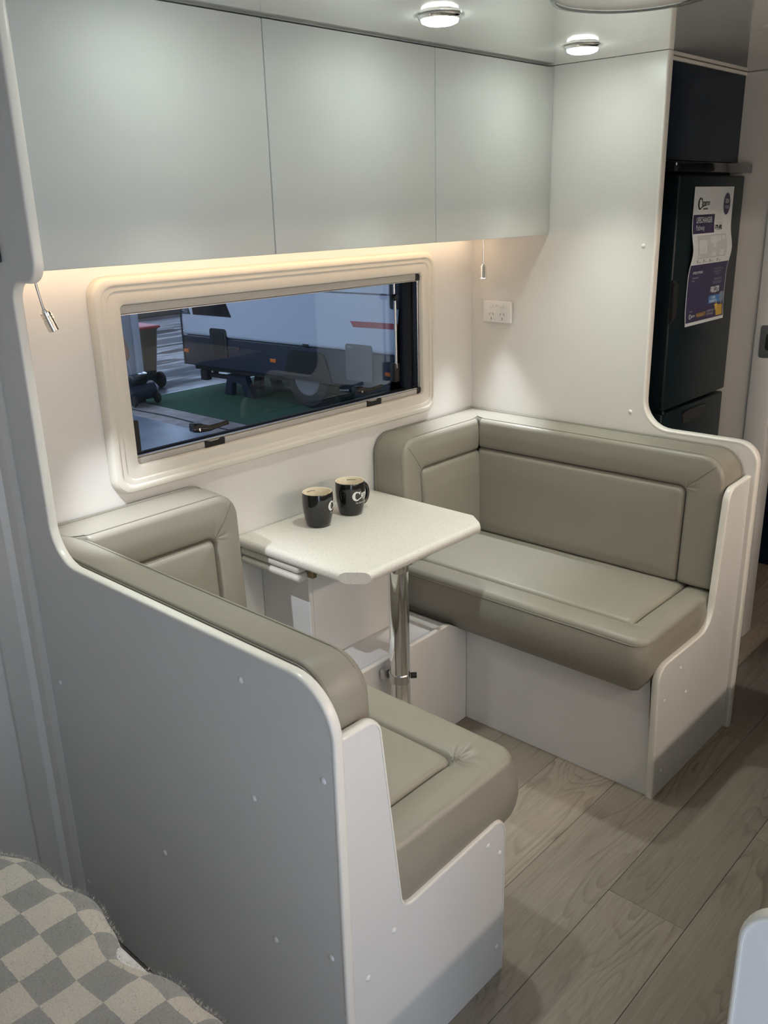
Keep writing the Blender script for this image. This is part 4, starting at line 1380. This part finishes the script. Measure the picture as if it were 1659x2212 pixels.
# plastic support stand under the caravan
ss = thing('support_stand', 'dark blue moulded support stand under the parked caravan', 'stand', (4.5, 7.0, ZG))
VF = lambda x, z: VM @ Vector((x, 0.12, z))
for y0_, y1_ in ((0.02, 0.10), (0.50, 0.58)):
    pb_ = fillet([(0.70, ZG + 0.007), (0.83, ZG + 0.007), (0.85, ZG + 0.17, 0.03), (1.02, ZG + 0.17, 0.05), (1.08, ZG + 0.007), (1.22, ZG + 0.007), (1.10, -0.332), (0.78, -0.332)], 5)
    vpart('side_frame', MB().prism(pb_, y0_, y1_, MP_XZ), M_VAND, ss, 30)
vpart('top_plate', MB().box((0.80, 0.02, -0.352), (1.08, 0.58, -0.334)), M_VAND, ss)
pt = thing('metal_pole_bundle', 'bundle of thin white poles lying on the green turf', 'poles', (4.8, 6.3, ZG))
for i, (dx, dy) in enumerate(((0, 0), (0.05, 0.06), (0.02, 0.13))):
    MB().tube([(4.98 + dx, 6.62 + dy, ZG + 0.022), (5.30 + dx * 4, 5.90 + dy * 2, ZG + 0.022)], 0.014, 8).build('pole', M_SHEET, pt, 60)

# wheelie bin, post, compressor and hanging canvas at the left of the view
bn = thing('wheelie_bin', 'dark green wheelie bin with red lid beside the grey post', 'bin', (3.85, 8.0, ZG))
rings = []
for z, hx, hy in ((ZG + 0.03, 0.10, 0.17), (ZG + 0.30, 0.115, 0.20), (0.16, 0.15, 0.24), (0.175, 0.16, 0.26)):
    rings.append([(3.97 + p[0], 8.40 + p[1], z) for p in rrect(-hx, hx, -hy, hy, 0.05, 4)])
MB().loft(rings, cap=True).build('body', M_BIN, bn, 40)
MB().box((3.80, 8.13, 0.176), (4.14, 8.67, 0.215), 0.02, 3).build('lid', M_BINR, bn, 40)
MB().tube([(3.85, 8.69, 0.17), (4.09, 8.69, 0.17)], 0.015, 8).build('handle', M_BIN, bn)
for x in (3.84, 4.11):
    MB().lathe([(0.0001, -0.03), (0.09, -0.03), (0.105, -0.015), (0.105, 0.015), (0.09, 0.03), (0.0001, 0.03)], 20, (x, 8.22, ZG + 0.101), 'x').build('wheel', M_RUBBER, bn, 40)
ps = thing('steel_post', 'light grey steel post at the edge of the yard', 'post', (3.62, 7.7, ZG))
MB().box((3.36, 7.86, ZG), (3.53, 8.06, 3.09), 0.01, 2).build('column', M_POST, ps, 30)
MB().box((3.535, 7.83, ZG), (3.63, 8.03, 3.09), 0.01, 2).build('flange', mat('post_light', (0.42, 0.46, 0.52), 0.5), ps, 30)
MB().box((3.30, 7.805, ZG), (3.66, 8.10, ZG + 0.02)).build('base_plate', M_POST, ps)
cp = thing('air_compressor', 'small dark air compressor standing near the grey post', 'compressor', (3.35, 7.5, ZG))
MB().lathe([(0.0001, -0.22), (0.07, -0.215), (0.11, -0.17), (0.11, 0.17), (0.07, 0.215), (0.0001, 0.22)], 20, (3.30, 7.45, ZG + 0.16), 'x').build('tank', M_VAND, cp, 40)
MB().box((3.18, 7.37, ZG + 0.26), (3.38, 7.53, ZG + 0.36), 0.02, 2).build('motor', M_BLACK, cp, 40)
MB().lathe([(0.0001, 0.0), (0.05, 0.0), (0.055, 0.012), (0.03, 0.03), (0.0001, 0.03)], 20, (3.34, 7.42, ZG + 0.361)).build('pump_cap', M_ALU, cp, 40)
for x in (3.14, 3.46):
    MB().lathe([(0.0001, -0.02), (0.06, -0.02), (0.07, 0.0), (0.06, 0.02), (0.0001, 0.02)], 16, (x, 7.34, ZG + 0.075), 'x').build('wheel', M_RUBBER, cp, 40)
MB().box((3.2, 7.50, ZG + 0.004), (3.4, 7.54, ZG + 0.07)).build('foot', M_BLACK, cp)
hb = thing('canvas_bag', 'tan canvas bag hanging on straps from the grey post', 'bag', (3.1, 7.4, -0.05))
rings = []
for z, hx, hy, ox in ((-0.05, 0.020, 0.03, 0.05), (0.00, 0.050, 0.06, 0.05), (0.10, 0.055, 0.07, 0.035), (0.24, 0.040, 0.05, 0.01), (0.33, 0.015, 0.02, 0.0)):
    rings.append([(3.10 + ox + hx * math.cos(2 * PI * j / 16), 7.44 + hy * math.sin(2 * PI * j / 16), z) for j in range(16)])
MB().loft(rings, cap=True).build('sack', M_TAN, hb, 60)
for q in (-0.01, 0.03):
    MB().tube([(3.14 + q, 7.44, -0.04), (3.12 + q * 3, 7.44, -0.23)], 0.005, 6).build('strap', M_POST, hb)
MB().tube([(3.11, 7.44, 0.32), (3.26, 7.80, 0.70), (3.30, 7.855, 0.72)], 0.005, 6).build('hanging_cord', M_POST, hb)
